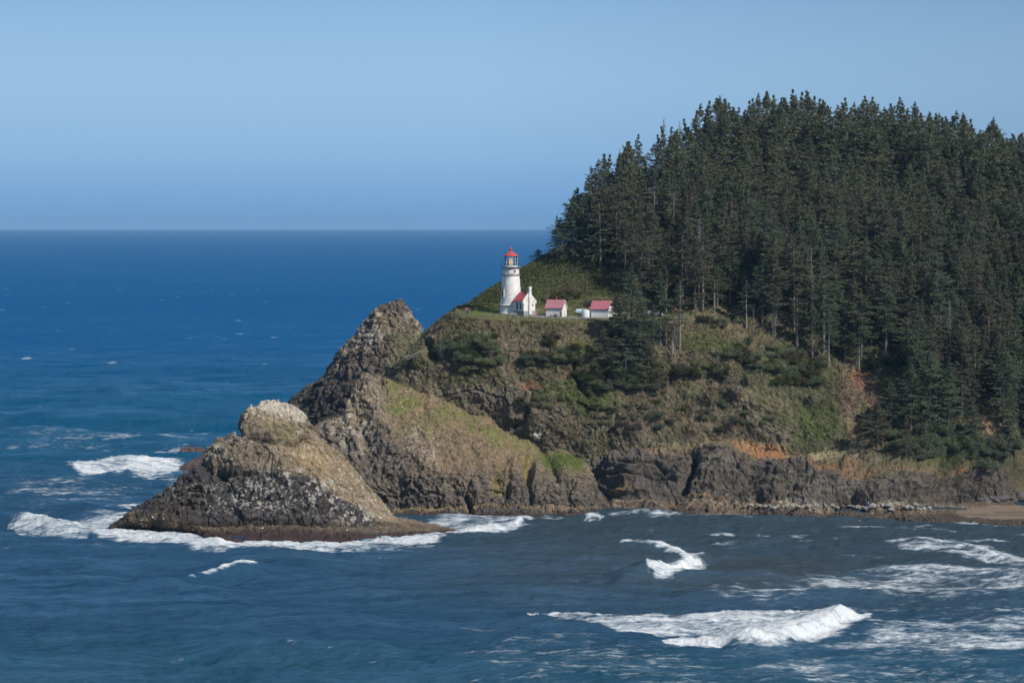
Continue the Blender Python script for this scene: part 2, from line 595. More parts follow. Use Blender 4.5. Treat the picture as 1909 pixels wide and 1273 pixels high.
# ============================================================ headland
pxh = np.concatenate([np.arange(690, 1960, 1.45), np.arange(1960, 2260, 5.0), np.arange(2260, 4300, 16.0)])
HL = [
 # shore
 [(690, 940), (900, 950), (1100, 957), (1150, 957), (1300, 963), (1450, 968), (1550, 972), (1650, 968), (1720, 974), (1800, 984), (1909, 980), (2260, 990)],
 # inner edge of wave-cut ledge / back of beach
 [(690, 930, 1040), (1100, 938, 1022), (1150, 940, 1010), (1300, 943, 1007), (1450, 946, 1003), (1600, 944, 1004), (1700, 944, 1007), (1780, 934, 1026), (1909, 936, 1028), (2260, 945, 1010)],
 # top of lower dark rock band
 [(690, 880, 1045), (1100, 875, 1030), (1180, 858, 1020), (1250, 835, 1024), (1330, 838, 1022), (1450, 862, 1017), (1520, 875, 1014), (1600, 885, 1014), (1700, 888, 1018), (1780, 888, 1032), (1850, 880, 1038), (1909, 880, 1040), (2260, 880, 1030)],
 # back of the bench
 [(690, 850, 1048), (1100, 855, 1035), (1180, 846, 1033), (1250, 826, 1036), (1400, 838, 1042), (1480, 851, 1040), (1560, 840, 1042), (1620, 820, 1044), (1700, 805, 1042), (1780, 800, 1044), (1909, 790, 1050), (2260, 780, 1045)],
 # mid cliff
 [(690, 780, 1050), (750, 740, 1046), (850, 735, 1042), (1000, 738, 1040), (1100, 730, 1042), (1250, 738, 1046), (1400, 742, 1049), (1600, 730, 1056), (1700, 715, 1060), (1800, 715, 1066), (1909, 720, 1068), (2260, 700, 1065)],
 # upper slope
 [(690, 735, 1056), (720, 708, 1056), (760, 675, 1052), (790, 655, 1050), (850, 645, 1047), (1000, 652, 1046), (1200, 655, 1050), (1400, 652, 1058), (1600, 650, 1072), (1700, 640, 1080), (1909, 630, 1092), (2260, 620, 1090)],
 # terrace edge
 [(690, 725, 1065), (720, 700, 1065), (760, 662, 1062), (790, 632, 1060), (820, 604, 1057), (850, 588, 1056), (900, 592, 1055), (1000, 596, 1054), (1100, 598, 1055), (1200, 600, 1056), (1300, 598, 1060), (1400, 592, 1068), (1500, 590, 1078), (1600, 590, 1088), (1909, 570, 1108), (2260, 560, 1110)],
 # terrace back
 [(690, 722, 1075), (720, 696, 1075), (760, 657, 1074), (790, 627, 1074), (820, 600, 1074), (850, 580, 1075), (900, 579, 1076), (1000, 580, 1076), (1100, 582.5, 1077), (1200, 583, 1078), (1300, 580, 1084), (1400, 562, 1092), (1600, 550, 1108), (1909, 520, 1128), (2260, 520, 1130)],
 # slope behind
 [(690, 721, 1082), (720, 695.5, 1082), (760, 656, 1082), (790, 626, 1082), (820, 598, 1083), (850, 577, 1084), (880, 567, 1086), (935, 542, 1090), (1000, 520, 1096), (1100, 505, 1104), (1200, 490, 1112), (1400, 470, 1130), (1600, 460, 1145), (1909, 460, 1160), (2260, 480, 1160)],
 # ridge
 [(690, 720, 1090), (720, 695, 1090), (760, 655, 1090), (790, 625, 1090), (820, 597, 1092), (850, 576, 1094), (880, 562, 1098), (935, 522, 1108), (975, 494, 1115), (1000, 478, 1118), (1050, 452, 1126), (1100, 425, 1136), (1200, 392, 1155), (1290, 364, 1172), (1400, 347, 1190), (1600, 352, 1198), (1750, 372, 1204), (1850, 392, 1206), (1909, 408, 1206), (2260, 480, 1200)],
]
g = loft(pxh, HL, [26, 52, 14, 78, 64, 46, 24, 46, 60], backdrop=(190, 115))
X, Y, Z, PX, PY = g
rowi = np.arange(X.shape[0])[:, None] * np.ones_like(X)
R_TERR = 10 + 26 + 52 + 14 + 78 + 64 + 46      # row index where the terrace starts
terr = sst(R_TERR - 6, R_TERR + 1, rowi) * (1 - sst(R_TERR + 22, R_TERR + 30, rowi)) * sst(835, 865, PX) * (1 - sst(1180, 1300, PX))
slope = sst(R_TERR + 20, R_TERR + 30, rowi)
n1 = fbm(X / 22, Y / 22, Z / 22, 3, 4)
n2 = fbm(X / 6, Y / 6, Z / 6, 7, 4)
n3 = fbm(X / 1.8, Y / 1.8, Z / 1.8, 11, 3, 0.6)
n4 = fbm(X / 0.8, Y / 0.8, Z / 0.8, 15, 2, 0.6)
WX, WY = PX + n2 * 14, PY + n1 * 6 + n3 * 6
rd, c1, c2 = rocky(X, Y, Z, 31, 1.9, 0.95, 0.42, 0.35)
# how rocky each place is (0 = vegetated soil, 1 = bare rock)
lower = sst(838, 852, WY) * (1 - sst(1780, 1840, WX) * 0.0)
rock = np.zeros(X.shape)
for b in [(1010, 790, 90, 45), (975, 745, 38, 28), (1170, 800, 70, 50), (1215, 770, 50, 42), (1330, 770, 55, 35), (1355, 728, 30, 22), (1330, 810, 110, 30), (1450, 815, 60, 38), (1120, 840, 120, 35),
          (1230, 730, 36, 14), (1512, 748, 15, 9), (1400, 790, 60, 30), (1500, 835, 60, 22), (1085, 790, 60, 30), (930, 760, 60, 20), (1150, 760, 50, 20), (900, 735, 60, 14), (1550, 800, 16, 30)]:
    rock = np.maximum(rock, blob(WX, WY, *b, 0.45))
rock = np.clip(rock * (0.20 + 0.85 * sst(-.05, .35, n2 + n1 * .6 + n3 * .3) + 0.1 * c1), 0, 1)
low = sst(852, 872, WY + 22 * blob(PX, PY, 1260, 850, 110, 30) - 26 * sst(1500, 1600, PX))
rock = np.maximum(rock, low)
rock = rock * (1 - terr) * (1 - slope)
strat = (Z * .9 + X * .10 + n1 * 1.6 + n2 * .5)
strat = np.abs(((strat / 2.6) % 1) - .5) * 2
smo = low * (0.35 + 0.65 * sst(.1, .6, n1))
disp = rd * (0.16 + 0.46 * rock * (1 - .6 * smo)) + n2 * 0.9 + n1 * 1.2 * (1 - low) + n3 * 0.30 * (1 + (1 - rock)) * (1 - .5 * smo) + fbm(X / 9, Y / 9, Z / 6, 44, 2) * 1.5 * low + (strat ** 2.5 - .3) * 1.0 * low * sst(-.5, .3, n1 + .2)
disp = disp * (1 - 0.97 * terr)
disp = disp * (1 - 0.6 * slope)
# knobs of rock that stand out of the cliff
for cx, cy, r, a in [(1190, 765, 26, 2.2), (1225, 775, 24, 2.4), (1322, 742, 14, 2.4), (1368, 735, 15, 3.0), (1395, 716, 13, 2.4), (1512, 748, 11, 2.6), (1175, 805, 34, 2.4), (1290, 800, 16, 2.5), (1360, 790, 20, 2.2), (1420, 800, 26, 2.2),
                     (975, 765, 34, 3.2), (950, 790, 24, 2.0), (1020, 800, 40, 2.5), (1095, 815, 40, 2.0), (1450, 825, 26, 2.0), (1330, 848, 42, 1.8), (1230, 848, 36, 1.6),
                     (1170, 880, 50, 1.6), (1260, 880, 34, 2.0), (1350, 880, 55, 2.4), (1460, 900, 50, 2.0), (1660, 905, 40, 1.5), (1730, 900, 34, 1.6), (1830, 905, 46, 2.2), (1580, 860, 18, 1.5), (1330, 930, 26, 1.5)]:
    disp += a * np.exp(-(((PX - cx) / r) ** 2 + ((PY - cy) / (r * 0.8)) ** 2) ** 1.5)
# clefts, caves and slide cracks
disp -= 5.0 * seg_mask(PX, PY, [(1296, 858), (1292, 880), (1280, 900), (1276, 915)], 7)
disp -= 6.0 * seg_mask(PX, PY, [(1564, 930), (1590, 920), (1604, 936)], 13)
disp -= 3.5 * seg_mask(PX, PY, [(1412, 932), (1424, 936)], 9)
disp -= 3.0 * seg_mask(PX, PY, [(1702, 925), (1705, 945)], 6)
disp -= 5.0 * seg_mask(PX, PY, [(1770, 860), (1762, 885), (1756, 905)], 14)
disp -= 2.6 * seg_mask(PX, PY, [(1070, 676), (1072, 700), (1084, 722), (1098, 738)], 3.0)
disp -= 2.0 * seg_mask(PX, PY, [(1076, 748), (1100, 758), (1112, 764), (1140, 760)], 2.2)
disp -= 4.0 * seg_mask(PX, PY, [(800, 640), (796, 655), (808, 665)], 7)
disp -= 2.0 * seg_mask(PX, PY, [(985, 765), (978, 785), (960, 796)], 5)
disp -= 12.0 * np.exp(-(((PX - 1925) / 26) ** 2)) * sst(640, 720, PY) * (1 - sst(905, 940, PY))
disp -= 4.0 * seg_mask(PX, PY, [(1150, 868), (1220, 868), (1240, 890)], 3) * 0.4
disp -= 2.0 * seg_mask(PX, PY, [(1115, 890), (1200, 892), (1260, 905)], 3)
disp = disp * (1 - blob(PX, PY, 1850, 955, 130, 22, 0.4) * 0.9)
# colours of the ground itself
C = np.zeros(X.shape + (3,))
C[:] = (0.098, 0.082, 0.052)
C = lay(C, sst(-0.3, 0.5, n1 + n2 * 0.5), (0.128, 0.108, 0.068))
C = lay(C, sst(0.0, 0.7, n2 + n3 * 0.6) * 0.75, (0.070, 0.078, 0.034))
C = lay(C, sst(0.15, 0.6, n3 + n1 * 0.4) * 0.5, (0.165, 0.140, 0.098))
C = lay(C, slope * 0.85, (0.050, 0.056, 0.026))
C = lay(C, slope * sst(0, 0.6, n2 + n4 * .6) * 0.7, (0.080, 0.090, 0.030))
C = lay(C, slope * sst(0.1, 0.7, -n2 + n3) * 0.6, (0.090, 0.075, 0.045))
C = lay(C, blob(WX, WY, 850, 600, 70, 20) * 0.7, (0.085, 0.068, 0.042))
for b, c, k in [((960, 640, 60, 30), (0.20, 0.165, 0.115), 0.6), ((1080, 625, 50, 20), (0.19, 0.16, 0.11), 0.6), ((1000, 610, 110, 10), (0.10, 0.09, 0.05), 0.7),
                ((1090, 645, 40, 16), (0.105, 0.115, 0.035), 0.7), ((930, 600, 40, 10), (0.085, 0.07, 0.045), 0.7), ((1100, 740, 55, 34), (0.075, 0.088, 0.032), 0.85), ((1045, 725, 50, 16), (0.085, 0.095, 0.036), 0.7),
                ((1520, 790, 60, 50), (0.070, 0.085, 0.028), 0.9), ((1480, 700, 80, 60), (0.065, 0.072, 0.036), 0.8), ((1665, 690, 22, 60), (0.085, 0.095, 0.030), 0.85), ((1740, 830, 90, 40), (0.044, 0.056, 0.022), 0.95), ((1850, 840, 80, 44), (0.044, 0.050, 0.024), 0.9),
                ((1820, 840, 45, 40), (0.050, 0.058, 0.026), 0.8), ((1330, 610, 110, 22), (0.12, 0.105, 0.06), 0.6), ((1320, 640, 60, 18), (0.085, 0.098, 0.034), 0.7), ((770, 660, 34, 26), (0.105, 0.10, 0.048), 0.8), ((840, 690, 60, 30), (0.09, 0.08, 0.05), 0.6),
                ((985, 722, 26, 10), (0.22, 0.115, 0.06), 0.8), ((960, 735, 20, 10), (0.20, 0.12, 0.07), 0.7), ((1085, 698, 30, 4), (0.24, 0.13, 0.08), 0.7),
                ((1600, 705, 26, 14), (0.22, 0.115, 0.07), 0.8), ((1592, 740, 20, 34), (0.155, 0.11, 0.085), 0.8), ((1625, 735, 12, 20), (0.17, 0.11, 0.08), 0.7), ((1590, 780, 16, 40), (0.17, 0.125, 0.085), 0.7),
                ((1850, 805, 34, 14), (0.24, 0.17, 0.11), 0.85), ((1835, 765, 22, 14), (0.19, 0.145, 0.085), 0.7)]:
    C = lay(C, blob(WX, WY, *b, 0.5) * k, c)
rc = np.zeros(X.shape + (3,))
rc[:] = (0.094, 0.083, 0.073)
rc = lay(rc, sst(0.3, 0.8, c1) * 0.8, (0.115, 0.100, 0.085))
rc = lay(rc, sst(0.5, 0.9, c2) * 0.6, (0.060, 0.055, 0.055))
rc = lay(rc, sst(0.0, 0.6, n3 + n2 * .5) * 0.6, (0.135, 0.118, 0.088))
rc = lay(rc, sst(0.1, 0.6, n4 * .6 + n2 * .7) * 0.55, (0.105, 0.108, 0.055))
rc = lay(rc, sst(0.2, 0.6, fbm(X / 11, Y / 11, Z / 11, 71, 3)) * .5, (0.135, 0.105, 0.080))
rc = lay(rc, low * 0.8, (0.070, 0.061, 0.054))
rc = lay(rc, low * sst(0.1, 0.7, n2 - n3 * .3) * 0.6, (0.105, 0.095, 0.082))
C = lay(C, rock, rc)
for b, c, k in [((1400, 836, 76, 11, 0.5, 8), (0.25, 0.150, 0.082), 0.95), ((1440, 851, 44, 10, 0.5, 10), (0.26, 0.135, 0.070), 0.95), ((1290, 832, 60, 6, 0.5), (0.17, 0.145, 0.08), 0.7), ((1240, 845, 40, 5), (0.2, 0.14, 0.09), 0.7),
                ((1510, 853, 56, 8, 0.4, -8), (0.25, 0.225, 0.13), 0.95), ((1582, 834, 50, 7, 0.4, -24), (0.215, 0.185, 0.115), 0.95), ((1545, 872, 20, 9), (0.235, 0.12, 0.06), 0.85), ((1592, 862, 14, 8), (0.18, 0.11, 0.07), 0.7), ((1600, 880, 40, 12), (0.15, 0.10, 0.055), 0.8),
                ((1790, 882, 10, 6), (0.19, 0.10, 0.06), 0.8), ((1720, 880, 7, 8), (0.19, 0.11, 0.065), 0.7), ((1660, 878, 60, 8), (0.13, 0.09, 0.055), 0.7), ((1740, 868, 70, 8), (0.09, 0.085, 0.04), 0.7), ((1840, 870, 50, 14), (0.070, 0.060, 0.038), 0.7),
                ((1330, 868, 40, 9), (0.13, 0.12, 0.085), 0.6), ((1160, 918, 24, 7), (0.19, 0.14, 0.07), 0.95), ((1325, 935, 44, 5, 0.4, 10), (0.21, 0.155, 0.08), 0.95), ((1590, 905, 90, 10), (0.13, 0.12, 0.105), 0.5)]:
    C = lay(C, blob(WX, PY + n3 * 5, *b) * k, c)
# shore ledge
ledge = sst(936, 941, PY + n3 * 2.5) * (PX > 1100)
C = lay(C, ledge * 0.9, (0.115, 0.085, 0.058))
C = lay(C, ledge * sst(0.1, 0.5, n3 + n4 * .5) * 0.7, (0.20, 0.165, 0.12))
C = lay(C, sst(952, 958, PY) * 0.8, (0.055, 0.045, 0.04))
C = lay(C, blob(WX, PY, 1430, 944, 120, 5, .5) * sst(-0.2, 0.3, n4), (0.26, 0.235, 0.19))
C = lay(C, blob(WX, PY, 1640, 944, 130, 7, .5) * sst(0.0, 0.5, n4 + n3 * .5) * .8, (0.27, 0.25, 0.21))
C = lay(C, blob(PX, PY, 1550, 938, 150, 4, .5) * .6, (0.13, 0.13, 0.13))
# guano streaks
C = lay(C, blob(PX, PY, 1000, 812, 10, 8, .5) * sst(0.1, 0.4, fbm(X / .7, Y * 0, Z / 5, 77, 2)), (0.6, 0.58, 0.54))
# terrace lawn
C = lay(C, terr * 0.95, (0.100, 0.108, 0.042))
C = lay(C, terr * sst(0.0, 0.6, n2 + n3) * 0.7, (0.155, 0.140, 0.075))
C = lay(C, terr * blob(PX, PY, 905, 581, 50, 5, .5) * 0.9, (0.105, 0.145, 0.038))
sandm = sst(0.45, 0.55, blob(PX + n2 * 8, PY + n3 * 2, 1900, 955, 118, 14, 0.25)) * (rowi < 45)
Cs = np.zeros_like(C); Cs[:] = (0.150, 0.120, 0.085)
Cs = lay(Cs, blob(WX, PY, 1840, 938, 60, 6) * .7, (0.21, 0.165, 0.11))
wet = sst(0.05, 0.35, fbm(X / 16, Y / 3.5, Z * 0, 91, 3) + 0.03 * (PY - 958))
Cs = lay(Cs, wet * 0.75, (0.085, 0.068, 0.052))
Cs = lay(Cs, blob(WX, PY, 1880, 934, 40, 5) * .8, (0.16, 0.16, 0.16))
Cs = lay(Cs, sst(968, 978, PY) * 0.7, (0.10, 0.075, 0.05))
C = C * (1 - sandm[..., None]) + Cs * sandm[..., None]
disp = disp * (1 - 0.93 * sandm)
pathm = terr * sst(0.5, 0.6, np.maximum(blob(PX, PY, 985, 586.5, 52, 3.4, .3, 3), blob(PX, PY, 1060, 591.5, 60, 2.2, .3, 1)))
TH = finish_terrain('headland', g, disp, C, [
    ('beach', (sandm > 0.5).astype(float), M['sand'], dict(kind='structure', label='brown sand beach at the foot of the cliff, right edge')),
    ('path', (pathm > 0.5).astype(float), M['path'], dict(kind='structure', label='grey paved apron in front of the lighthouse')),
    ('headland', None, M['rock'], dict(kind='structure', label='steep rocky headland carrying the lighthouse terrace and the forest'))])

ROCKH, TERRH, SANDH, PATHH = rock, terr, sandm, pathm

def on(key, px, py, maxrow=None):
    """displaced surface point of a terrain nearest to a pixel, front-most"""
    T = TERR[key]
    d = (T['PX'] - px) ** 2 + (T['PY'] - py) ** 2
    m = d <= max(d.min() * 1.5, 4.0)
    i = np.argmin(np.where(m, T['Y'], 1e9))
    return Vector((T['X'].flat[i], T['Y'].flat[i], T['Z'].flat[i]))

# ============================================================ front stack
pxs = np.concatenate([np.arange(176, 186, 2.0), np.arange(186, 840, 1.15), np.arange(840, 850, 2.0)])
L0 = [(176, 994), (190, 994), (230, 992), (300, 993), (365, 998), (380, 1008), (440, 1010), (500, 1012), (600, 1011), (640, 1008), (700, 1003), (800, 996), (834, 989), (850, 989)]
L1 = [(176, 994, 938), (190, 992.5, 939), (240, 970, 936), (290, 968, 934), (330, 976, 930), (350, 981, 929), (430, 980, 929), (520, 975, 930), (620, 979, 929), (700, 978, 932), (760, 976, 937), (834, 988, 945), (850, 989, 946)]
L2 = [(176, 994, 938.5), (190, 992.3, 939.5), (240, 962, 941), (300, 940, 940), (350, 915, 940), (380, 893, 940), (450, 885, 940), (520, 880, 941), (600, 890, 942), (640, 915, 946), (700, 950, 950), (735, 970, 952), (780, 974.5, 945), (834, 987, 946), (850, 989, 946.5)]
L3 = [(176, 994, 939), (190, 992.2, 940), (240, 957, 944), (300, 926, 945), (350, 893, 946), (382, 866, 946), (392, 846, 947), (450, 818, 948), (500, 830, 948), (560, 826, 950), (590, 818, 954), (640, 862, 958), (700, 930, 958), (735, 968, 957), (780, 973.8, 948), (834, 986.5, 947), (850, 989, 947)]
T0 = [(176, 994, 939.5), (190, 992, 940.5), (240, 954, 947), (300, 918, 948), (345, 885, 950), (376, 860, 951), (386, 832, 952), (420, 812, 953), (446, 804, 953), (449, 780, 955), (456, 767, 956), (466, 757, 956), (485, 749, 957), (510, 745, 958), (540, 751, 958), (562, 764, 958), (576, 784, 958), (588, 803, 958), (640, 852, 962), (700, 920, 963), (735, 964, 962), (780, 973, 950), (834, 986, 948), (850, 989, 948)]
g = loft(pxs, [L0, L1, L2, L3, T0], [34, 90, 62, 74], smooth_cols=2, smooth_rows=2)
X, Y, Z, PX, PY = g
n1 = fbm(X / 14, Y / 14, Z / 14, 103, 4); n2 = fbm(X / 4.5, Y / 4.5, Z / 4.5, 107, 4); n3 = fbm(X / 1.4, Y / 1.4, Z / 1.4, 111, 3, .6); n4 = fbm(X / .6, Y / .6, Z / .6, 115, 2, .6)
WX, WY = PX + n2 * 12, PY + n1 * 4 + n3 * 5
rd, c1, c2 = rocky(X, Y, Z, 131, 0.8, 0.75, 0.36, 0.15)
edge = np.clip(Z / 5, 0, 1) * 0.9 + 0.1
disp = rd * (0.25 + 0.58 * edge) * (1 - .55 * blob(PX, PY, 515, 785, 66, 40, .3))
tan = (1 - sst(-9, 9, WY - (848 + (WX - 520) * .64))) * sst(480, 545, WX + (WY - 830) * .6) * sst(812, 828, WY)
tan = np.maximum(tan, blob(WX, WY, 560, 835, 50, 28, .4))
disp = disp * (1 - 0.5 * tan)
disp -= 2.5 * seg_mask(PX, PY, [(385, 876), (400, 868), (418, 880)], 9)
disp -= 1.3 * seg_mask(PX, PY, [(430, 882), (480, 880), (520, 866)], 4)
disp += 1.0 * seg_mask(PX, PY, [(420, 850), (470, 850), (510, 850)], 22)
disp -= 2.2 * seg_mask(PX, PY, [(446, 808), (475, 814), (505, 824), (545, 824), (575, 812)], 4.5)
disp += 1.8 * np.exp(-(((PX - 510) / 44) ** 2 + ((PY - 792) / 20) ** 2) ** 2)
disp -= 1.4 * seg_mask(PX, PY, [(250, 966), (330, 975), (420, 976), (520, 972), (620, 976), (700, 974)], 3.5)
disp += 1.2 * np.exp(-(((PX - 630) / 14) ** 2 + ((PY - 958) / 12) ** 2))
C = np.zeros(X.shape + (3,)); C[:] = (0.155, 0.128, 0.094)
C = lay(C, sst(0.2, 0.8, c2) * .6, (0.21, 0.175, 0.13))
C = lay(C, sst(0, .6, n2 + n3 * .5) * .5, (0.085, 0.075, 0.062))
dark = sst(866, 878, PY + n3 * 3 + n2 * 3 - 0.10 * (PX - 450)) * (1 - tan)
dk = np.zeros_like(C); dk[:] = (0.038, 0.037, 0.040)
dk = lay(dk, sst(.3, .9, c2) * .5, (0.060, 0.056, 0.056))
dk = lay(dk, sst(0.1, .7, n2) * .4, (0.060, 0.046, 0.036))
C = lay(C, dark * .95, dk)
C = lay(C, tan, (0.205, 0.160, 0.103))
C = lay(C, tan * sst(-.1, .6, n2 + n3 * .4) * .7, (0.160, 0.128, 0.080))
C = lay(C, tan * blob(WX, WY, 585, 850, 34, 14, .5, 20) * .7, (0.27, 0.195, 0.105))
C = lay(C, tan * sst(.2, .7, n3 - n2 * .3) * .5, (0.28, 0.22, 0.15))
dome = blob(WX, WY, 512, 775, 62, 34, .25)
C = lay(C, dome * .9, (0.20, 0.165, 0.105))
C = lay(C, dome * (1 - sst(764, 786, WY - .22 * (PX - 512))) * .855, (0.38, 0.345, 0.29))
C = lay(C, dome * sst(0.1, .5, n4) * (1 - sst(785, 800, WY)) * .6, (0.46, 0.43, 0.38))
C = lay(C, blob(WX, WY, 545, 805, 28, 12) * .6, (0.15, 0.14, 0.07))
# guano
gu = np.maximum(blob(WX, WY, 600, 925, 60, 34, .5, 25), blob(WX, WY, 680, 955, 60, 22, .5)) * sst(.12, .4, n3 + n4 * .6) * .8
gu = np.maximum(gu, blob(WX, WY, 540, 890, 50, 20, .5, 15) * sst(.2, .5, n3 + n4 * .6) * .65)
gu = np.maximum(gu, blob(WX, WY, 380, 925, 80, 25, .5) * sst(.38, .6, n4 + n3 * .5) * .6)
gu = np.maximum(gu, blob(WX, WY, 440, 818, 40, 14, .5) * sst(.0, .4, n3 + n4 * .4) * .6)
gu = np.maximum(gu, blob(WX, WY, 480, 925, 110, 34, .5) * sst(.22, .5, n4 + n3 * .6) * .6)
gu = np.maximum(gu, blob(WX, WY, 400, 835, 34, 16, .5) * sst(-.1, .4, n3 + n4 * .4) * .6)
gu = np.maximum(gu, tan * sst(.42, .6, n4 + n3 * .4) * .6)
C = lay(C, gu, (0.40, 0.38, 0.35))
brn = blob(WX, WY, 330, 945, 70, 24, .5, -30) * .55
C = lay(C, brn, (0.062, 0.045, 0.033))
band = sst(962, 972, PY + n3 * 3 + 8 * blob(PX, PY, 260, 965, 60, 30) - 4 * (PX > 360)) * (rowi := (np.arange(X.shape[0])[:, None] < 70))
C = lay(C, band * .95, (0.066, 0.052, 0.042))
tb = np.maximum(seg_mask(PX, PY + n3 * 2, [(245, 962), (290, 970), (330, 982), (370, 987), (470, 981), (520, 977), (600, 984), (720, 980), (800, 982)], 7), 0)
C = lay(C, tb * .8 * sst(-.3, .4, n3 + n4 * .5), (0.175, 0.130, 0.078))
C = lay(C, seg_mask(PX, PY, [(620, 990), (830, 988)], 8) * .7, (0.13, 0.11, 0.085))
C = lay(C, sst(985, 993, PY + n3 * 3) * .9, (0.040, 0.026, 0.024))
TS = finish_terrain('front', g, disp, C, [('sea_stack', None, M['rock'], dict(kind='structure', label='nearest sea stack with a pale guano-covered dome and dark lower rock'))])

TANS = tan
# ============================================================ middle hump
pxm = np.arange(560, 1170, 1.25)
L0 = [(560, 952), (700, 958), (860, 962), (1000, 962), (1100, 958), (1142, 955), (1170, 953)]
L1 = [(560, 948, 1020), (800, 948, 1012), (900, 944, 1009), (1000, 946, 1008), (1100, 944, 1010), (1145, 943, 1013), (1170, 953, 1013)]
L2 = [(560, 900, 1024), (640, 890, 1022), (700, 880, 1018), (800, 885, 1014), (900, 890, 1013), (1000, 900, 1014), (1060, 890, 1015), (1110, 905, 1017), (1145, 942, 1016), (1170, 953, 1014)]
L3 = [(560, 830, 1028), (640, 800, 1032), (700, 790, 1030), (800, 790, 1028), (900, 815, 1026), (980, 850, 1025), (1020, 860, 1026), (1060, 850, 1026), (1100, 875, 1026), (1120, 905, 1024), (1145, 942, 1019), (1170, 953, 1015)]
T0 = [(560, 800, 1035), (585, 793, 1036), (605, 782, 1038), (640, 766, 1040), (646, 738, 1042), (660, 708, 1044), (690, 697, 1046), (720, 698, 1046), (745, 706, 1046), (800, 713, 1046), (830, 725, 1046), (880, 757, 1046), (930, 778, 1045), (975, 808, 1044), (1008, 832, 1043), (1030, 826, 1044), (1055, 826, 1044), (1082, 838, 1042), (1104, 862, 1040), (1122, 893, 1034), (1136, 928, 1028), (1146, 942, 1022), (1170, 953, 1016)]
g = loft(pxm, [L0, L1, L2, L3, T0], [20, 70, 80, 84], smooth_cols=3, smooth_rows=3)
X, Y, Z, PX, PY = g
n1 = fbm(X / 14, Y / 14, Z / 14, 203, 4); n2 = fbm(X / 4.5, Y / 4.5, Z / 4.5, 207, 4); n3 = fbm(X / 1.4, Y / 1.4, Z / 1.4, 211, 3, .6); n4 = fbm(X / .6, Y / .6, Z / .6, 215, 2, .6)
WX, WY = PX + n2 * 14, PY + n1 * 6 + n3 * 6
rd, c1, c2 = rocky(X, Y, Z, 231, 1.4, 1.0, 0.4, 0.35)
line = 880 + 30 * np.sin(PX / 60)
rockm = np.maximum(sst(862, 895, WY + 0.0 * PX), blob(WX, WY, 660, 730, 60, 60, .4))
rockm = np.maximum(rockm, blob(WX, WY, 690, 850, 110, 60, .4, 25))
rockm = np.maximum(rockm, blob(WX, WY, 600, 830, 60, 60, .4))
rockm = np.maximum(rockm, sst(1090, 1120, WX))
disp = rd * (0.14 + 0.42 * rockm) + n3 * .3 + n2 * .35
# folds and gullies running down the flank
gul = fbm((X + Z * 0.35) / 5.5, Y * 0 + 3, Z / 26, 240, 3)
disp += gul * 1.3 * sst(-5, 12, Z)
for a_ in ([(870, 930), (878, 955)], [(712, 930), (712, 950)], [(992, 860), (985, 900), (990, 930)], [(950, 870), (945, 925)]):
    disp -= 2.0 * seg_mask(PX, PY, a_, 5)
disp -= 1.6 * (seg_mask(PX, PY, [(1012, 838), (1030, 870), (1036, 890)], 6))
disp += 1.6 * np.exp(-((np.hypot((PX - 972) / 26, (PY - 885) / 28) - 1) / .25) ** 2)
C = np.zeros(X.shape + (3,)); C[:] = (0.205, 0.155, 0.100)
C = lay(C, sst(-.2, .5, n2 + n3 * .5) * .6, (0.145, 0.120, 0.070))
C = lay(C, sst(.1, .6, n3 + n1 * .3) * .5, (0.24, 0.18, 0.12))
grn = np.maximum(blob(WX, WY, 760, 740, 60, 40, .4), blob(WX, WY, 730, 710, 50, 18, .4))
grn = np.maximum(grn, blob(WX, WY, 880, 790, 85, 16, .5, 32))
grn = np.maximum(grn, blob(WX, WY, 780, 780, 60, 34, .5) * .6)
grn = np.maximum(grn, blob(WX, WY, 960, 830, 60, 18, .5, 30) * .8)
C = lay(C, grn * sst(-.45, .15, n2 + n3 * .7 + .1) * .9, (0.135, 0.145, 0.050))
C = lay(C, grn * sst(.25, .6, n3) * .6, (0.22, 0.185, 0.085))
C = lay(C, blob(WX, WY, 1050, 860, 45, 24, .3) * .95, (0.095, 0.125, 0.036))
C = lay(C, blob(WX, WY, 1035, 838, 24, 7, .5) * .7, (0.20, 0.15, 0.09))
C = lay(C, blob(WX, WY, 1065, 880, 34, 12, .5) * .6, (0.17, 0.145, 0.08))
rc = np.zeros_like(C); rc[:] = (0.115, 0.100, 0.086)
rc = lay(rc, sst(.3, .9, c1) * .6, (0.125, 0.105, 0.080))
rc = lay(rc, sst(.4, .9, c2) * .5, (0.066, 0.062, 0.060))
rc = lay(rc, sst(925, 945, WY) * .8, (0.050, 0.048, 0.050))
rc = lay(rc, sst(0.1, .6, n2 + n3 * .5) * .5 * (1 - sst(900, 930, WY)), (0.17, 0.135, 0.09))
C = lay(C, rockm * .95, rc)
C = lay(C, blob(WX, WY, 670, 745, 60, 55, .4) * .9, (0.195, 0.158, 0.115))
C = lay(C, blob(WX, WY, 670, 745, 50, 50, .4) * sst(0.2, .6, n3 + n4 * .4) * .5, (0.32, 0.28, 0.225))
C = lay(C, blob(WX, WY, 640, 805, 55, 34, .5, 20) * sst(0.0, .5, n3 + n4 * .5) * .7, (0.36, 0.33, 0.29))
C = lay(C, blob(WX, WY, 790, 825, 45, 30, .5, 50) * sst(.15, .5, n4 + n3 * .4) * .6, (0.38, 0.34, 0.30))
C = lay(C, blob(WX, WY, 930, 900, 14, 24, .4) * .6, (0.20, 0.165, 0.05))
C = lay(C, blob(WX, WY, 985, 880, 5, 24, .4) * .8, (0.22, 0.18, 0.05))
C = lay(C, seg_mask(PX, PY + n3 * 2, [(735, 950), (850, 946), (960, 943), (1040, 947), (1140, 943)], 4.5) * .9, (0.19, 0.145, 0.085))
C = lay(C, sst(952, 958, PY) * .85, (0.055, 0.040, 0.034))
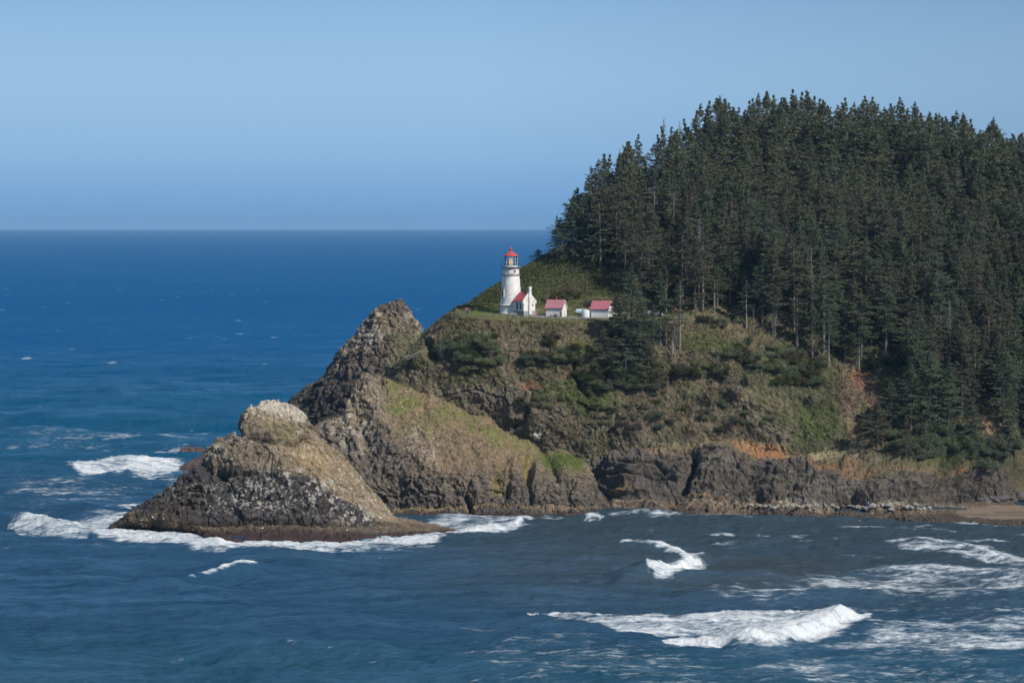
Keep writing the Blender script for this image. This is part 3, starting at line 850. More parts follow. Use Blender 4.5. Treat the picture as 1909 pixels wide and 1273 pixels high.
TM = finish_terrain('middle', g, disp, C, [('grassy_rock_hump', None, M['rock'], dict(kind='structure', label='middle rock hump with grass on its crown, between the two stacks'))])

ROCKM = rockm
# ============================================================ rear pointed stack
pxb = np.arange(520, 850, 1.3)
sea = [(520, 915), (850, 930)]
L1 = [(520, 914, 1088), (533, 912, 1084), (540, 860, 1074), (600, 850, 1066), (700, 800, 1062), (780, 760, 1062), (850, 760, 1066)]
L2 = [(520, 913, 1089), (533, 911, 1086), (540, 790, 1080), (600, 770, 1072), (650, 735, 1068), (700, 700, 1066), (750, 680, 1067), (790, 680, 1070), (850, 760, 1072)]
L3 = [(520, 912.5, 1090), (533, 910.5, 1088), (540, 762, 1085), (600, 720, 1080), (650, 670, 1077), (700, 630, 1076), (745, 620, 1076), (780, 640, 1078), (800, 665, 1080), (850, 740, 1080)]
T0 = [(520, 912, 1090), (533, 910, 1090), (538, 750, 1088), (546, 738, 1088), (575, 716, 1088), (600, 698, 1088), (618, 672, 1088), (640, 640, 1088), (668, 612, 1088), (690, 592, 1088), (700, 574, 1088), (722, 561, 1088), (745, 560, 1088), (758, 568, 1088), (776, 590, 1088), (788, 612, 1088), (793, 632, 1088), (805, 660, 1088), (850, 730, 1088)]
g = loft(pxb, [sea, L1, L2, L3, T0], [16, 60, 80, 90], smooth_cols=1, smooth_rows=3)
X, Y, Z, PX, PY = g
n1 = fbm(X / 14, Y / 14, Z / 14, 303, 4); n2 = fbm(X / 4.5, Y / 4.5, Z / 4.5, 307, 4); n3 = fbm(X / 1.4, Y / 1.4, Z / 1.4, 311, 3, .6); n4 = fbm(X / .6, Y / .6, Z / .6, 315, 2, .6)
WX, WY = PX + n2 * 12, PY + n1 * 5 + n3 * 5
rd, c1, c2 = rocky(X, Y, Z, 331, 0.9, 0.9, 0.4, 0.5)
disp = rd * .6
C = np.zeros(X.shape + (3,)); C[:] = (0.098, 0.083, 0.067)
C = lay(C, sst(.3, .9, c2) * .6, (0.135, 0.115, 0.088))
C = lay(C, sst(0, .6, n2 + n3 * .5) * .6, (0.078, 0.068, 0.058))
C = lay(C, sst(0.1, .5, n3 + n4 * .5) * (1 - sst(0, 60, WY - np.interp(PX, [540, 600, 700, 745, 800], [745, 700, 590, 570, 640]))) * .75, (0.33, 0.30, 0.25))
C = lay(C, blob(WX, WY, 690, 620, 40, 30, .5, -45) * sst(-.1, .4, n3 + n4 * .4) * .6, (0.33, 0.30, 0.255))
C = lay(C, blob(WX, WY, 755, 650, 34, 42, .4) * .7, (0.115, 0.115, 0.062))
C = lay(C, blob(WX, WY, 720, 600, 30, 20, .4) * .4, (0.20, 0.155, 0.09))
C = lay(C, sst(665, 735, WY) * .85, (0.050, 0.045, 0.042))
TB = finish_terrain('rear', g, disp, C, [('sea_stack', None, M['rock'], dict(kind='structure', label='rear pointed sea stack with a rubbly pale crest'))])

# low reefs in the surf
def reef(px0, px1, T, B, seed, label, colr=(0.07, 0.05, 0.048)):
    px = np.arange(px0 - 4, px1 + 4, 1.2)
    gg = loft(px, [B, T], [30], smooth_cols=1, smooth_rows=1)
    X, Y, Z, PX, PY = gg
    rd, c1, c2 = rocky(X, Y, Z, seed, .3, .35, .2)
    C = np.zeros(X.shape + (3,)); C[:] = colr
    C = lay(C, sst(.4, .9, c2) * .6, tuple(c * 1.6 for c in colr))
    finish_terrain('reef%d' % seed, gg, rd, C, [('reef', None, M['rock'], dict(kind='structure', label=label))])
reef(318, 400, [(314, 886.5, 1152), (335, 872, 1158), (360, 856, 1164), (385, 852, 1166), (404, 884, 1155)], [(314, 887), (350, 889), (404, 889)], 401, 'low purple-brown reef in the surf left of the nearest stack')
reef(362, 420, [(358, 862, 1215), (380, 842, 1222), (400, 832, 1226), (424, 860, 1214)], [(358, 863), (424, 863)], 402, 'low brown reef behind the nearest stack')
reef(340, 386, [(336, 838.5, 1283), (350, 832, 1290), (372, 831.5, 1290), (390, 838, 1284)], [(336, 839.5), (390, 839.5)], 403, 'farthest low reef awash in white surf')
reef(372, 470, [(368, 1015.5, 902), (385, 1002, 908), (415, 1000, 909), (440, 1005, 907), (474, 1016, 903)], [(368, 1017), (474, 1018)], 404, 'dark ledge with water pouring over it below the nearest stack', (0.05, 0.03, 0.028))
reef(1530, 1625, [(1526, 975.5, 968), (1550, 970, 971), (1590, 968, 972), (1629, 975, 968)], [(1526, 977), (1629, 977)], 405, 'brown reef patch just off the beach rocks', (0.13, 0.10, 0.075))
reef(1270, 1480, [(1266, 965.5, 985), (1300, 959, 989), (1370, 958, 990), (1440, 962, 988), (1484, 967, 985)], [(1266, 968), (1340, 968), (1484, 969)], 406, 'long brown reef along the foot of the cliff', (0.12, 0.095, 0.075))

# ============================================================ water
pcols = np.concatenate([np.arange(-7000, -900, 300.0), np.arange(-900, -40, 25.0), np.arange(-40, 1955, 1.9), np.arange(1955, 2900, 25.0), np.arange(2900, 9600, 300.0)])
prow = np.concatenate([np.arange(12000, 2600, -400.0), np.arange(2600, 1300, -40.0), np.arange(1290, 860, -1.0), np.arange(860, 640, -1.8), np.arange(640, 470, -3.0), np.arange(470, 436, -2), np.array([436, 433, 431, 429.6, 428.3])])
PXo, PYo = np.meshgrid(pcols, prow)
Yo = sea_y(PYo)
Xo = (PXo - 954.5) * Yo / F
zo = np.zeros_like(Yo)
near = 1 - sst(1400, 4200, Yo)
zz = np.zeros_like(Xo)
# swell running in from the open sea (upper left) towards the bay, refracted
for wl_, amp, ang, sd in [(64, 1.3, 74, 1), (47, .85, 58, 2), (31, .42, 88, 3), (19, .25, 66, 4)]:
    a = R(ang)
    ph = (Xo * math.cos(a) + Yo * math.sin(a)) / wl_ * 2 * math.pi + fbm(Xo / 90, Yo / 90, zz, sd, 2) * 3.2
    mod = 0.55 + 0.6 * fbm(Xo / 120, Yo / 120, zz, sd + 9, 2)
    w = (np.sin(ph) * 0.5 + 0.5) ** 1.7 * 2 - 0.8
    zo += amp * w * mod
zo += 0.55 * fbm(Xo / 15, Yo / 9, zz, 21, 3, .55) + 0.46 * (.5 - np.abs(fbm(Xo / 6.5 + Yo / 18, Yo / 5.0, zz, 23, 3, .6))) + 0.20 * fbm(Xo / 3.4, Yo / 3.0, zz, 25, 3, .6)
zo = zo * near * (0.35 + 0.65 * (1 - sst(940, 1020, 2000 - Yo * 1 - 0) * 0))
n1 = fbm(Xo / 30, Yo / 30, zz, 31, 4); n2 = fbm(Xo / 8, Yo / 6, zz, 35, 4, .6); n3 = fbm(Xo / 2.2, Yo / 2.2, zz, 39, 3, .65)
foam = np.zeros_like(Xo)
def fpoly(pts, soft=2.0, warp=1.0):
    """soft mask of a polygon given by photo rows/columns on the sea surface"""
    WX, WY = PXo + (n2 * 16 + n1 * 10) * warp, PYo + (n2 * 2.6 + n3 * 2.0) * warp
    inside = np.zeros(PXo.shape, bool)
    dmin = np.full(PXo.shape, 1e9)
    n = len(pts)
    for i in range(n):
        x0, y0 = pts[i]; x1, y1 = pts[(i + 1) % n]
        c = ((y0 > WY) != (y1 > WY))
        with np.errstate(divide='ignore', invalid='ignore'):
            xi = (x1 - x0) * (WY - y0) / ((y1 - y0) or 1e-9) + x0
        inside ^= c & (WX < xi)
        dx, dy = (x1 - x0) / 4.0, (y1 - y0)
        t = np.clip((((WX - x0) / 4.0) * dx + (WY - y0) * dy) / (dx * dx + dy * dy + 1e-9), 0, 1)
        d = np.hypot((WX - x0) / 4.0 - t * dx, WY - y0 - t * dy)
        dmin = np.minimum(dmin, d)
    sd = np.where(inside, dmin, -dmin)
    return sst(-soft * 1.8, soft * 2.2, sd)
def addf(m, k):
    global foam
    foam = np.maximum(foam, m * k)
def strip(pts, k, soft=.65, warp=.6):
    """foam along a line of (px, py, half width in rows)"""
    WX, WY = PXo + (n2 * 10 + n3 * 4) * warp, PYo + (n2 * 2.4 + n3 * 2.2) * warp
    best = np.full(PXo.shape, 9.0)
    for (x0, y0, w0), (x1, y1, w1) in zip(pts[:-1], pts[1:]):
        dx, dy = (x1 - x0) / 2.5, y1 - y0
        t = np.clip(((WX - x0) / 2.5 * dx + (WY - y0) * dy) / (dx * dx + dy * dy + 1e-9), 0, 1)
        d = np.hypot((WX - x0) / 2.5 - t * dx, WY - y0 - t * dy) / (w0 + (w1 - w0) * t)
        best = np.minimum(best, d)
    addf(1 - sst(1 - soft, 1 + soft, best), k)
def crest(pts, h, wf, wb, fo=0.0, fw=1.5):
    """raise a wave along a polyline of (px, py): steep towards the camera, long behind"""
    global zo, foam
    xs = [p[0] for p in pts]
    Yc = sum(np.interp(PXo + o, xs, [float(sea_y(p[1])) for p in pts]) for o in (-24, -12, 0, 12, 24)) / 5 + n1 * 2.0
    d = Yo - Yc
    k_ = sst(-1.5, 1.5, d)
    wdt = wf * (1 - k_) + wb * k_
    ln_ = max(xs[-1] - xs[0], 1)
    tt = (PXo - xs[0]) / ln_
    fade = sst(0, .25, tt) * sst(0, .18, 1 - tt)
    zo += h * np.exp(-(d / wdt) ** 2) * fade * (1 + 0.12 * n2)
    if fo:
        addf(np.exp(-((d / fw) ** 2)) * fade * sst(-0.6, 0.2, n2 + n3 * .5 + fo - .5), fo)
# wave C at left with feathering crest, swell at the bottom, others unbroken
crest([(230, 1104), (330, 1089), (420, 1077), (500, 1066), (570, 1064), (640, 1068)], 1.9, 7, 20)
crest([(330, 1089), (380, 1083), (420, 1077), (465, 1070), (503, 1066)], 0.35, 1.5, 3, 1.0, 2.6)
crest([(360, 1250), (430, 1233), (500, 1222), (600, 1226), (760, 1230)], 1.5, 7, 16)
crest([(180, 1040), (300, 1018), (430, 1032), (600, 1040)], 0.8, 9, 18)
crest([(60, 1180), (200, 1160), (330, 1166)], 0.9, 8, 20)
crest([(700, 1130), (900, 1120), (1000, 1110), (1150, 1098), (1300, 1095)], 0.8, 8, 22)
# wave A, the curl in the bay
crest([(1150, 1012), (1200, 1015), (1250, 1022), (1285, 1036)], 0.9, 4, 10, 1.0, 5.0)
crest([(1120, 1092), (1170, 1087), (1215, 1079), (1260, 1070), (1300, 1052), (1330, 1040)], 1.9, 5, 13)
strip([(1150, 1010, 2), (1172, 1010, 5), (1205, 1013, 6), (1240, 1018, 5), (1268, 1027, 5), (1284, 1038, 7), (1294, 1052, 10), (1290, 1066, 11), (1262, 1074, 10), (1235, 1078, 8), (1212, 1079, 4)], 1.2)
strip([(1150, 1076, 1), (1190, 1073, 2), (1230, 1068, 4), (1262, 1060, 5), (1284, 1050, 6)], .75)
addf(fpoly([(1215, 1090), (1290, 1088), (1330, 1100), (1280, 1112), (1220, 1106)], 4), .30)
# wave B, the big white one
crest([(1330, 1192), (1400, 1193), (1480, 1186), (1540, 1170), (1600, 1148), (1612, 1144)], 2.3, 4.0, 20)
strip([(985, 1151, 1), (1080, 1155, 6), (1160, 1162, 12), (1260, 1168, 18), (1360, 1170, 21), (1450, 1168, 22), (1530, 1160, 20), (1580, 1150, 13), (1612, 1146, 5)], .98, .3, 1)
strip([(1240, 1190, 2), (1340, 1192, 6), (1420, 1190, 9), (1490, 1182, 13), (1545, 1168, 15), (1585, 1153, 13), (1610, 1147, 7)], 1.25)
addf(fpoly([(980, 1150), (1150, 1142), (1200, 1150), (1060, 1156)], 2), .55)
# surf round the stacks
addf(fpoly([(20, 975), (110, 968), (200, 958), (280, 950), (300, 972), (200, 998), (120, 1003), (40, 998)], 4), .86)
addf(fpoly([(175, 985), (250, 985), (330, 988), (372, 990), (390, 1006), (470, 1012), (620, 1006), (720, 1000), (836, 985), (850, 992), (800, 1014), (690, 1028), (560, 1034), (430, 1030), (360, 1028), (310, 1014), (250, 1004), (180, 1003)], 2, .6), 1.05)
addf(fpoly([(640, 1004), (760, 1000), (850, 988), (830, 1010), (760, 1030), (690, 1022)], 4), .68)
strip([(30, 985, 6), (100, 982, 12), (180, 978, 12), (240, 965, 9), (285, 953, 4)], .95, .5, 1)
strip([(180, 996, 4), (260, 1001, 7), (330, 1012, 9), (375, 1022, 11), (440, 1026, 9), (520, 1023, 10), (620, 1020, 9), (720, 1012, 9), (800, 1003, 7), (850, 992, 3)], 1.15)
strip([(400, 1010, 3), (500, 1014, 4), (600, 1013, 4), (700, 1006, 4)], 1.2)
strip([(640, 1022, 5), (730, 1022, 8), (800, 1018, 4)], .72)
strip([(870, 1032, 2), (960, 1035, 2)], .5)
strip([(1092, 963, 1.5), (1106, 960, 3), (1120, 963, 1.5)], 1.1, .5)
strip([(852, 963, 2), (864, 960, 3), (878, 963, 1.5)], 1.1, .5)
strip([(1640, 984, 2), (1700, 988, 3), (1780, 990, 2)], .7)
strip([(0, 932, 3), (60, 925, 4), (120, 935, 3)], .55)
crest([(290, 1008), (340, 1016), (380, 1024), (430, 1027)], 1.3, 3, 8)
addf(fpoly([(800, 962), (860, 960), (960, 961), (1003, 972), (990, 984), (930, 988), (850, 992), (810, 985)], 2), .82)
addf(fpoly([(850, 986), (950, 981), (1004, 973), (1000, 980), (930, 990), (850, 996)], 1.5, .6), 1.1)
crest([(850, 991), (930, 986), (1000, 976)], 1.1, 4, 10)
addf(fpoly([(130, 872), (200, 862), (270, 858), (350, 868), (345, 882), (318, 900), (270, 900), (180, 892), (140, 884)], 2), 1.0)
addf(fpoly([(225, 838), (280, 834), (372, 836), (372, 850), (320, 854), (260, 846)], 2), .85)
addf(fpoly([(290, 900), (360, 880), (380, 893), (330, 912)], 3), .6)
addf(fpoly([(172, 946), (240, 937), (285, 934), (268, 950), (200, 953)], 2), .85)
addf(fpoly([(180, 826), (215, 824), (200, 829)], 1), .7)
addf(fpoly([(280, 805), (316, 801), (320, 803), (300, 807)], 1), .9)
addf(fpoly([(345, 798), (362, 795), (358, 800)], 1), .7)
crest([(130, 884), (250, 893), (340, 890)], .9, 5, 12)
addf(fpoly([(0, 885), (130, 880), (300, 905), (250, 940), (60, 960), (0, 930)], 10), .56)
addf(fpoly([(0, 990), (180, 1000), (300, 1005), (200, 1030), (0, 1020)], 8), .52)
addf(fpoly([(0, 800), (150, 790), (400, 800), (430, 830), (250, 835), (0, 860)], 10), .52)
# the foam carpet on the right
addf(fpoly([(1250, 1090), (1420, 1082), (1560, 1072), (1700, 1056), (1760, 1046), (1960, 1040), (1960, 1112), (1700, 1126), (1560, 1118), (1430, 1128), (1300, 1112)], 8), .76)
addf(fpoly([(1600, 1150), (1760, 1142), (1960, 1130), (1960, 1215), (1760, 1225), (1600, 1215), (1450, 1208), (1590, 1180)], 8), .78)
addf(fpoly([(1440, 1128), (1960, 1112), (1960, 1135), (1620, 1146)], 6), .58)
addf(fpoly([(880, 1165), (1100, 1170), (1300, 1196), (1500, 1204), (1960, 1214), (1960, 1290), (900, 1290), (860, 1200)], 12), .52)
zo = zo + 0
addf(fpoly([(240, 1268), (360, 1262), (420, 1275), (420, 1300), (200, 1300)], 3), .6)
crest([(1640, 1018), (1700, 1020), (1790, 1022), (1850, 1038), (1960, 1050)], 1.0, 4, 10, 1.0, 5.0)
addf(fpoly([(1640, 1012), (1700, 1018), (1760, 1018), (1796, 1014), (1850, 1030), (1960, 1046), (1960, 1062), (1850, 1046), (1740, 1034), (1660, 1026)], 2), .82)
addf(fpoly([(1640, 1003), (1700, 996), (1756, 1006), (1740, 1014), (1700, 1008)], 1.5), .72)
addf(fpoly([(1690, 966), (1760, 968), (1900, 982), (1890, 986), (1780, 980)], 1.2), .85)
addf(fpoly([(1850, 996), (1960, 988), (1960, 998)], 1.5), .7)
for b in [(1104, 960, 18, 6), (1180, 962, 50, 2.5), (1245, 966, 44, 3), (1400, 972, 34, 2.4), (1212, 995, 8, 4), (1420, 992, 26, 3.5), (1480, 995, 50, 4), (1505, 1014, 20, 4), (1560, 1010, 50, 3.5), (1590, 970, 60, 3), (1470, 1007, 14, 2.5), (1310, 968, 40, 2),
          (1345, 990, 30, 2), (1000, 962, 70, 1.5), (1350, 1014, 40, 1.6), (1620, 985, 70, 3), (1700, 985, 60, 2.5), (862, 958, 14, 5), (870, 1032, 20, 2), (1820, 1006, 60, 3), (700, 1050, 60, 1.4), (1600, 1035, 60, 1.5)]:
    addf(blob(PXo + n3 * 6, PYo + n3 * 1.5, *b, .5), .72)
# scattered white caps further out
cell = _h(np.floor(Xo / 26 + n1), np.floor(Yo / 60), np.floor(zz), 5)
cx = (Xo / 26 + n1) % 1; cy = (Yo / 60) % 1
cap = (cell > 0.975) * np.exp(-((cx - .5) / .12) ** 2 - ((cy - .5) / .10) ** 2)
cap = cap * (Yo > 1150) * (1 - sst(2500, 9000, Yo)) * (PXo < 900)
addf(cap, .9)
addf(sst(0.55, 0.9, n2 + n3 * .5) * sst(.1, .5, n1) * (Yo < 1900), .42)
zo = zo + np.clip(foam - .45, 0, .7) * (0.34 * fbm(Xo / 2.6, Yo / 3.2, zz, 61, 3, .6) + .16 * fbm(Xo / .9, Yo / 1.6, zz, 65, 2, .6))
# body colour of the water (silt, aeration, depth)
Cw = np.zeros(Xo.shape + (3,))
Cw[:] = (0.003, 0.090, 0.238)
Cw = lay(Cw, 1 - sst(1200, 2600, Yo), (0.005, 0.085, 0.170))
Cw = lay(Cw, (1 - sst(1000, 1350, Yo)), (0.020, 0.072, 0.136))
bay = sst(450, 1150, PXo) * (1 - .85 * sst(1050, 1190, PYo + n2 * 12)) * (Yo < 1300)
Cw = lay(Cw, bay * .85, (0.054, 0.076, 0.090))
Cw = lay(Cw, blob(PXo + n2 * 30, PYo, 1430, 1065, 190, 30, .6) * .5, (0.058, 0.066, 0.062))
Cw = lay(Cw, sst(1170, 1230, PYo + n2 * 5) * .6, (0.020, 0.090, 0.135))
Cw = lay(Cw, blob(PXo + n2 * 20, PYo + n3 * 2, 500, 1242, 110, 10, .5) * .3, (0.03, 0.10, 0.10))
Vo = np.stack([Xo, Yo, zo], -1).reshape(-1, 3)
mew = np_mesh('water', Vo, Q=grid_quads(*Xo.shape), col=Cw.reshape(-1, 3), attrs={'Foam': np.clip(foam, 0, 1.2).ravel()})

def water_mat():
    m = bpy.data.materials.new('sea_water')
    m.use_nodes = True
    n, l = m.node_tree.nodes, m.node_tree.links
    b = n['Principled BSDF']
    t = n.new('ShaderNodeTexCoord')
    a = n.new('ShaderNodeAttribute'); a.attribute_name = 'Col'
    f = n.new('ShaderNodeAttribute'); f.attribute_name = 'Foam'
    def noise(scale, sx_, sy_, det=4, rough=.6):
        mp = n.new('ShaderNodeMapping'); mp.inputs['Scale'].default_value = (sx_, sy_, 1)
        l.new(t.outputs['Object'], mp.inputs['Vector'])
        z = n.new('ShaderNodeTexNoise'); z.inputs['Scale'].default_value = scale; z.inputs['Detail'].default_value = det; z.inputs['Roughness'].default_value = rough
        l.new(mp.outputs[0], z.inputs['Vector'])
        return z
    chop = noise(0.42, 0.55, 1.0, 7, .7)
    big = noise(0.045, 0.5, 1.0, 4, .6)
    bp = n.new('ShaderNodeBump'); bp.inputs['Strength'].default_value = 1.0; bp.inputs['Distance'].default_value = 1.8
    l.new(chop.outputs['Fac'], bp.inputs['Height'])
    bp2 = n.new('ShaderNodeBump'); bp2.inputs['Strength'].default_value = 0.55; bp2.inputs['Distance'].default_value = 3.0
    l.new(big.outputs['Fac'], bp2.inputs['Height']); l.new(bp.outputs[0], bp2.inputs['Normal'])
    # foam breakup
    fn = noise(0.50, 0.5, 1.0, 8, .72)
    inv = n.new('ShaderNodeMath'); inv.operation = 'MULTIPLY_ADD'; inv.inputs[1].default_value = 1.05; inv.inputs[2].default_value = -0.02
    l.new(f.outputs['Fac'], inv.inputs[0])
    ad = n.new('ShaderNodeMath'); ad.operation = 'MULTIPLY_ADD'; ad.inputs[1].default_value = 3.6; ad.inputs[2].default_value = -2.25
    fn2 = noise(0.11, 0.45, 1.0, 5, .6)
    av = n.new('ShaderNodeMath'); av.operation = 'MULTIPLY_ADD'; av.inputs[1].default_value = 0.6
    hf = n.new('ShaderNodeMath'); hf.operation = 'MULTIPLY'; hf.inputs[1].default_value = 0.4
    l.new(fn2.outputs['Fac'], hf.inputs[0]); l.new(fn.outputs['Fac'], av.inputs[0]); l.new(hf.outputs[0], av.inputs[2])
    l.new(av.outputs[0], ad.inputs[0])
    sm = n.new('ShaderNodeMath'); sm.operation = 'ADD'
    l.new(inv.outputs[0], sm.inputs[0]); l.new(ad.outputs[0], sm.inputs[1])
    mr = n.new('ShaderNodeMapRange'); mr.inputs['From Min'].default_value = 0.0; mr.inputs['From Max'].default_value = 0.68
    mr.interpolation_type = 'SMOOTHSTEP'
    l.new(sm.outputs[0], mr.inputs['Value'])
    gate = n.new('ShaderNodeMapRange'); gate.inputs['From Min'].default_value = 0.02; gate.inputs['From Max'].default_value = 0.15
    l.new(f.outputs['Fac'], gate.inputs['Value'])
    ff0 = n.new('ShaderNodeMath'); ff0.operation = 'MULTIPLY'
    l.new(mr.outputs[0], ff0.inputs[0]); l.new(gate.outputs[0], ff0.inputs[1])
    # small scattered white caps on the open sea
    mpc = n.new('ShaderNodeMapping'); mpc.inputs['Scale'].default_value = (1 / 26, 1 / 62, 0)
    l.new(t.outputs['Object'], mpc.inputs['Vector'])
    vc = n.new('ShaderNodeTexVoronoi'); vc.inputs['Scale'].default_value = 1.0
    l.new(mpc.outputs[0], vc.inputs['Vector'])
    lt = n.new('ShaderNodeMapRange'); lt.inputs['From Min'].default_value = 0.13; lt.inputs['From Max'].default_value = 0.06
    l.new(vc.outputs['Distance'], lt.inputs['Value'])
    sc3 = n.new('ShaderNodeSeparateColor'); l.new(vc.outputs['Color'], sc3.inputs[0])
    gt = n.new('ShaderNodeMath'); gt.operation = 'GREATER_THAN'; gt.inputs[1].default_value = 0.66; l.new(sc3.outputs[0], gt.inputs[0])
    spy = n.new('ShaderNodeSeparateXYZ'); l.new(t.outputs['Object'], spy.inputs[0])
    gy = n.new('ShaderNodeMapRange'); gy.inputs['From Min'].default_value = 1020; gy.inputs['From Max'].default_value = 1200
    l.new(spy.outputs['Y'], gy.inputs['Value'])
    c1_ = n.new('ShaderNodeMath'); c1_.operation = 'MULTIPLY'; l.new(lt.outputs[0], c1_.inputs[0]); l.new(gt.outputs[0], c1_.inputs[1])
    c2_ = n.new('ShaderNodeMath'); c2_.operation = 'MULTIPLY'; l.new(c1_.outputs[0], c2_.inputs[0]); l.new(gy.outputs[0], c2_.inputs[1])
    ff = n.new('ShaderNodeMath'); ff.operation = 'MAXIMUM'
    l.new(ff0.outputs[0], ff.inputs[0]); l.new(c2_.outputs[0], ff.inputs[1])
    mx = n.new('ShaderNodeMix'); mx.data_type = 'RGBA'
    l.new(ff.outputs[0], mx.inputs['Factor'])
    l.new(a.outputs['Color'], mx.inputs['A'])
    fcol = n.new('ShaderNodeMix'); fcol.data_type = 'RGBA'
    fcol.inputs['A'].default_value = (0.34, 0.42, 0.48, 1); fcol.inputs['B'].default_value = (0.84, 0.86, 0.86, 1)
    fr_ = n.new('ShaderNodeMapRange'); fr_.inputs['From Min'].default_value = 0.15; fr_.inputs['From Max'].default_value = 0.85
    l.new(sm.outputs[0], fr_.inputs['Value']); l.new(fr_.outputs[0], fcol.inputs['Factor'])
    l.new(fcol.outputs['Result'], mx.inputs['B'])
    n.remove(b)
    out = n['Material Output']
    dif = n.new('ShaderNodeBsdfDiffuse'); l.new(mx.outputs['Result'], dif.inputs['Color']); l.new(bp2.outputs[0], dif.inputs['Normal'])
    gl = n.new('ShaderNodeBsdfGlossy'); gl.inputs['Roughness'].default_value = 0.22; gl.inputs['Color'].default_value = (0.58, 0.84, 0.98, 1)
    l.new(bp2.outputs[0], gl.inputs['Normal'])
    fre = n.new('ShaderNodeFresnel'); fre.inputs['IOR'].default_value = 1.33; l.new(bp2.outputs[0], fre.inputs['Normal'])
    # seen over distance the wave slopes average out and the sea mirrors less of the low sky
    sp = n.new('ShaderNodeSeparateXYZ'); l.new(t.outputs['Object'], sp.inputs[0])
    far = n.new('ShaderNodeMapRange'); far.inputs['From Min'].default_value = 900; far.inputs['From Max'].default_value = 3200
    far.inputs['To Min'].default_value = 0.80; far.inputs['To Max'].default_value = 0.13
    l.new(sp.outputs['Y'], far.inputs['Value'])
    ml = n.new('ShaderNodeMath'); ml.operation = 'MULTIPLY'; l.new(fre.outputs[0], ml.inputs[0]); l.new(far.outputs[0], ml.inputs[1])
    g1_ = noise(0.012, 0.35, 1.0, 5, .62)      # gusts roughen the sea in long patches
    g2_ = noise(0.0022, 0.5, 1.0, 3, .5)
    ga_ = n.new('ShaderNodeMath'); ga_.operation = 'ADD'; l.new(g1_.outputs['Fac'], ga_.inputs[0]); l.new(g2_.outputs['Fac'], ga_.inputs[1])
    gm = n.new('ShaderNodeMapRange'); gm.inputs['From Min'].default_value = 0.72; gm.inputs['From Max'].default_value = 1.28; gm.inputs['To Min'].default_value = 0.45; gm.inputs['To Max'].default_value = 1.6
    l.new(ga_.outputs[0], gm.inputs['Value'])
    m2 = n.new('ShaderNodeMath'); m2.operation = 'MULTIPLY'; l.new(ml.outputs[0], m2.inputs[0]); l.new(gm.outputs[0], m2.inputs[1]); ml = m2
    rip = noise(0.085, 0.38, 1.0, 6, .68)
    rm_ = n.new('ShaderNodeMapRange'); rm_.inputs['From Min'].default_value = 0.36; rm_.inputs['From Max'].default_value = 0.64; rm_.inputs['To Min'].default_value = 0.05; rm_.inputs['To Max'].default_value = 1.9
    l.new(rip.outputs['Fac'], rm_.inputs['Value'])
    m5 = n.new('ShaderNodeMath'); m5.operation = 'MULTIPLY'; l.new(ml.outputs[0], m5.inputs[0]); l.new(rm_.outputs[0], m5.inputs[1]); m5.use_clamp = True; ml = m5
    iv = n.new('ShaderNodeMath'); iv.operation = 'SUBTRACT'; iv.inputs[0].default_value = 1.0; l.new(ff.outputs[0], iv.inputs[1])
    m3 = n.new('ShaderNodeMath'); m3.operation = 'MULTIPLY'; l.new(ml.outputs[0], m3.inputs[0]); l.new(iv.outputs[0], m3.inputs[1])
    ms = n.new('ShaderNodeMixShader'); l.new(m3.outputs[0], ms.inputs[0]); l.new(dif.outputs[0], ms.inputs[1]); l.new(gl.outputs[0], ms.inputs[2])
    l.new(ms.outputs[0], out.inputs['Surface'])
    return m
tag(link('water', mew, None, water_mat()), label='open blue sea with swell, breakers and white foam', kind='structure')
# ============================================================ lighthouse
base = on('headland', 952, 583)
LH = empty('lighthouse', base + Vector((0, 0, -0.15)), 0, 1.0)
tag(LH, 'white round lighthouse tower with a red lantern roof and lit lens', 'lighthouse')
LHS = 17.95 / 17.9 * (base.y / 1066.0)
LH.scale = (LHS,) * 3
t = MB()
prof = [(3.25, -1.0), (3.25, 0.25), (3.12, 0.35), (3.0, 0.6), (2.92, 1.9), (3.02, 2.15), (3.22, 2.3), (3.22, 2.5), (2.95, 2.62), (2.9, 2.8)]
for k in range(9):
    q = k / 8
    prof.append((2.88 - 0.52 * q ** 0.9, 2.9 + 7.5 * q))
t.lathe(prof + [(2.36, 10.45)], 56)
t.build('tower_wall', M['white'], LH, smooth=True)
MB().lathe([(2.36, 10.42), (2.58, 10.5), (2.62, 10.66), (2.52, 10.78), (2.3, 10.8)], 56).build('string_course', M['trimgrey'], LH, smooth=True)
MB().lathe([(2.96, 2.26), (3.27, 2.28), (3.27, 2.42), (2.96, 2.52)], 56).build('base_ledge', M['trimgrey'], LH, smooth=True)
MB().lathe([(2.2, 10.76), (2.2, 12.45)], 56).build('watch_room', M['white'], LH, smooth=True)
# framed panels round the watch room, one of them with a window
for k, aa in enumerate((-88, -28, 32, 92, 152, 212)):
    m = MB()
    half = R(22)
    for (a0, a1, z0, z1) in ((-1, 1, 10.95, 11.07), (-1, 1, 12.1, 12.22), (-1, -.88, 11.05, 12.12), (.88, 1, 11.05, 12.12)):
        st_ = 8 if a1 - a0 > 1 else 1
        for s_ in range(st_):
            b0 = R(aa - 62) + half * (a0 + (a1 - a0) * s_ / st_); b1 = R(aa - 62) + half * (a0 + (a1 - a0) * (s_ + 1) / st_)
            vs = []
            for z in (z0, z1):
                for rr in (2.17, 2.27):
                    for b_ in (b0, b1):
                        vs.append((rr * math.cos(b_), rr * math.sin(b_), z))
            m.add(vs, [(0, 1, 3, 2), (4, 6, 7, 5), (0, 4, 5, 1), (2, 3, 7, 6), (0, 2, 6, 4), (1, 5, 7, 3)])
    m.build('wall_panel', M['trimgrey' if k % 2 else 'white'], LH)
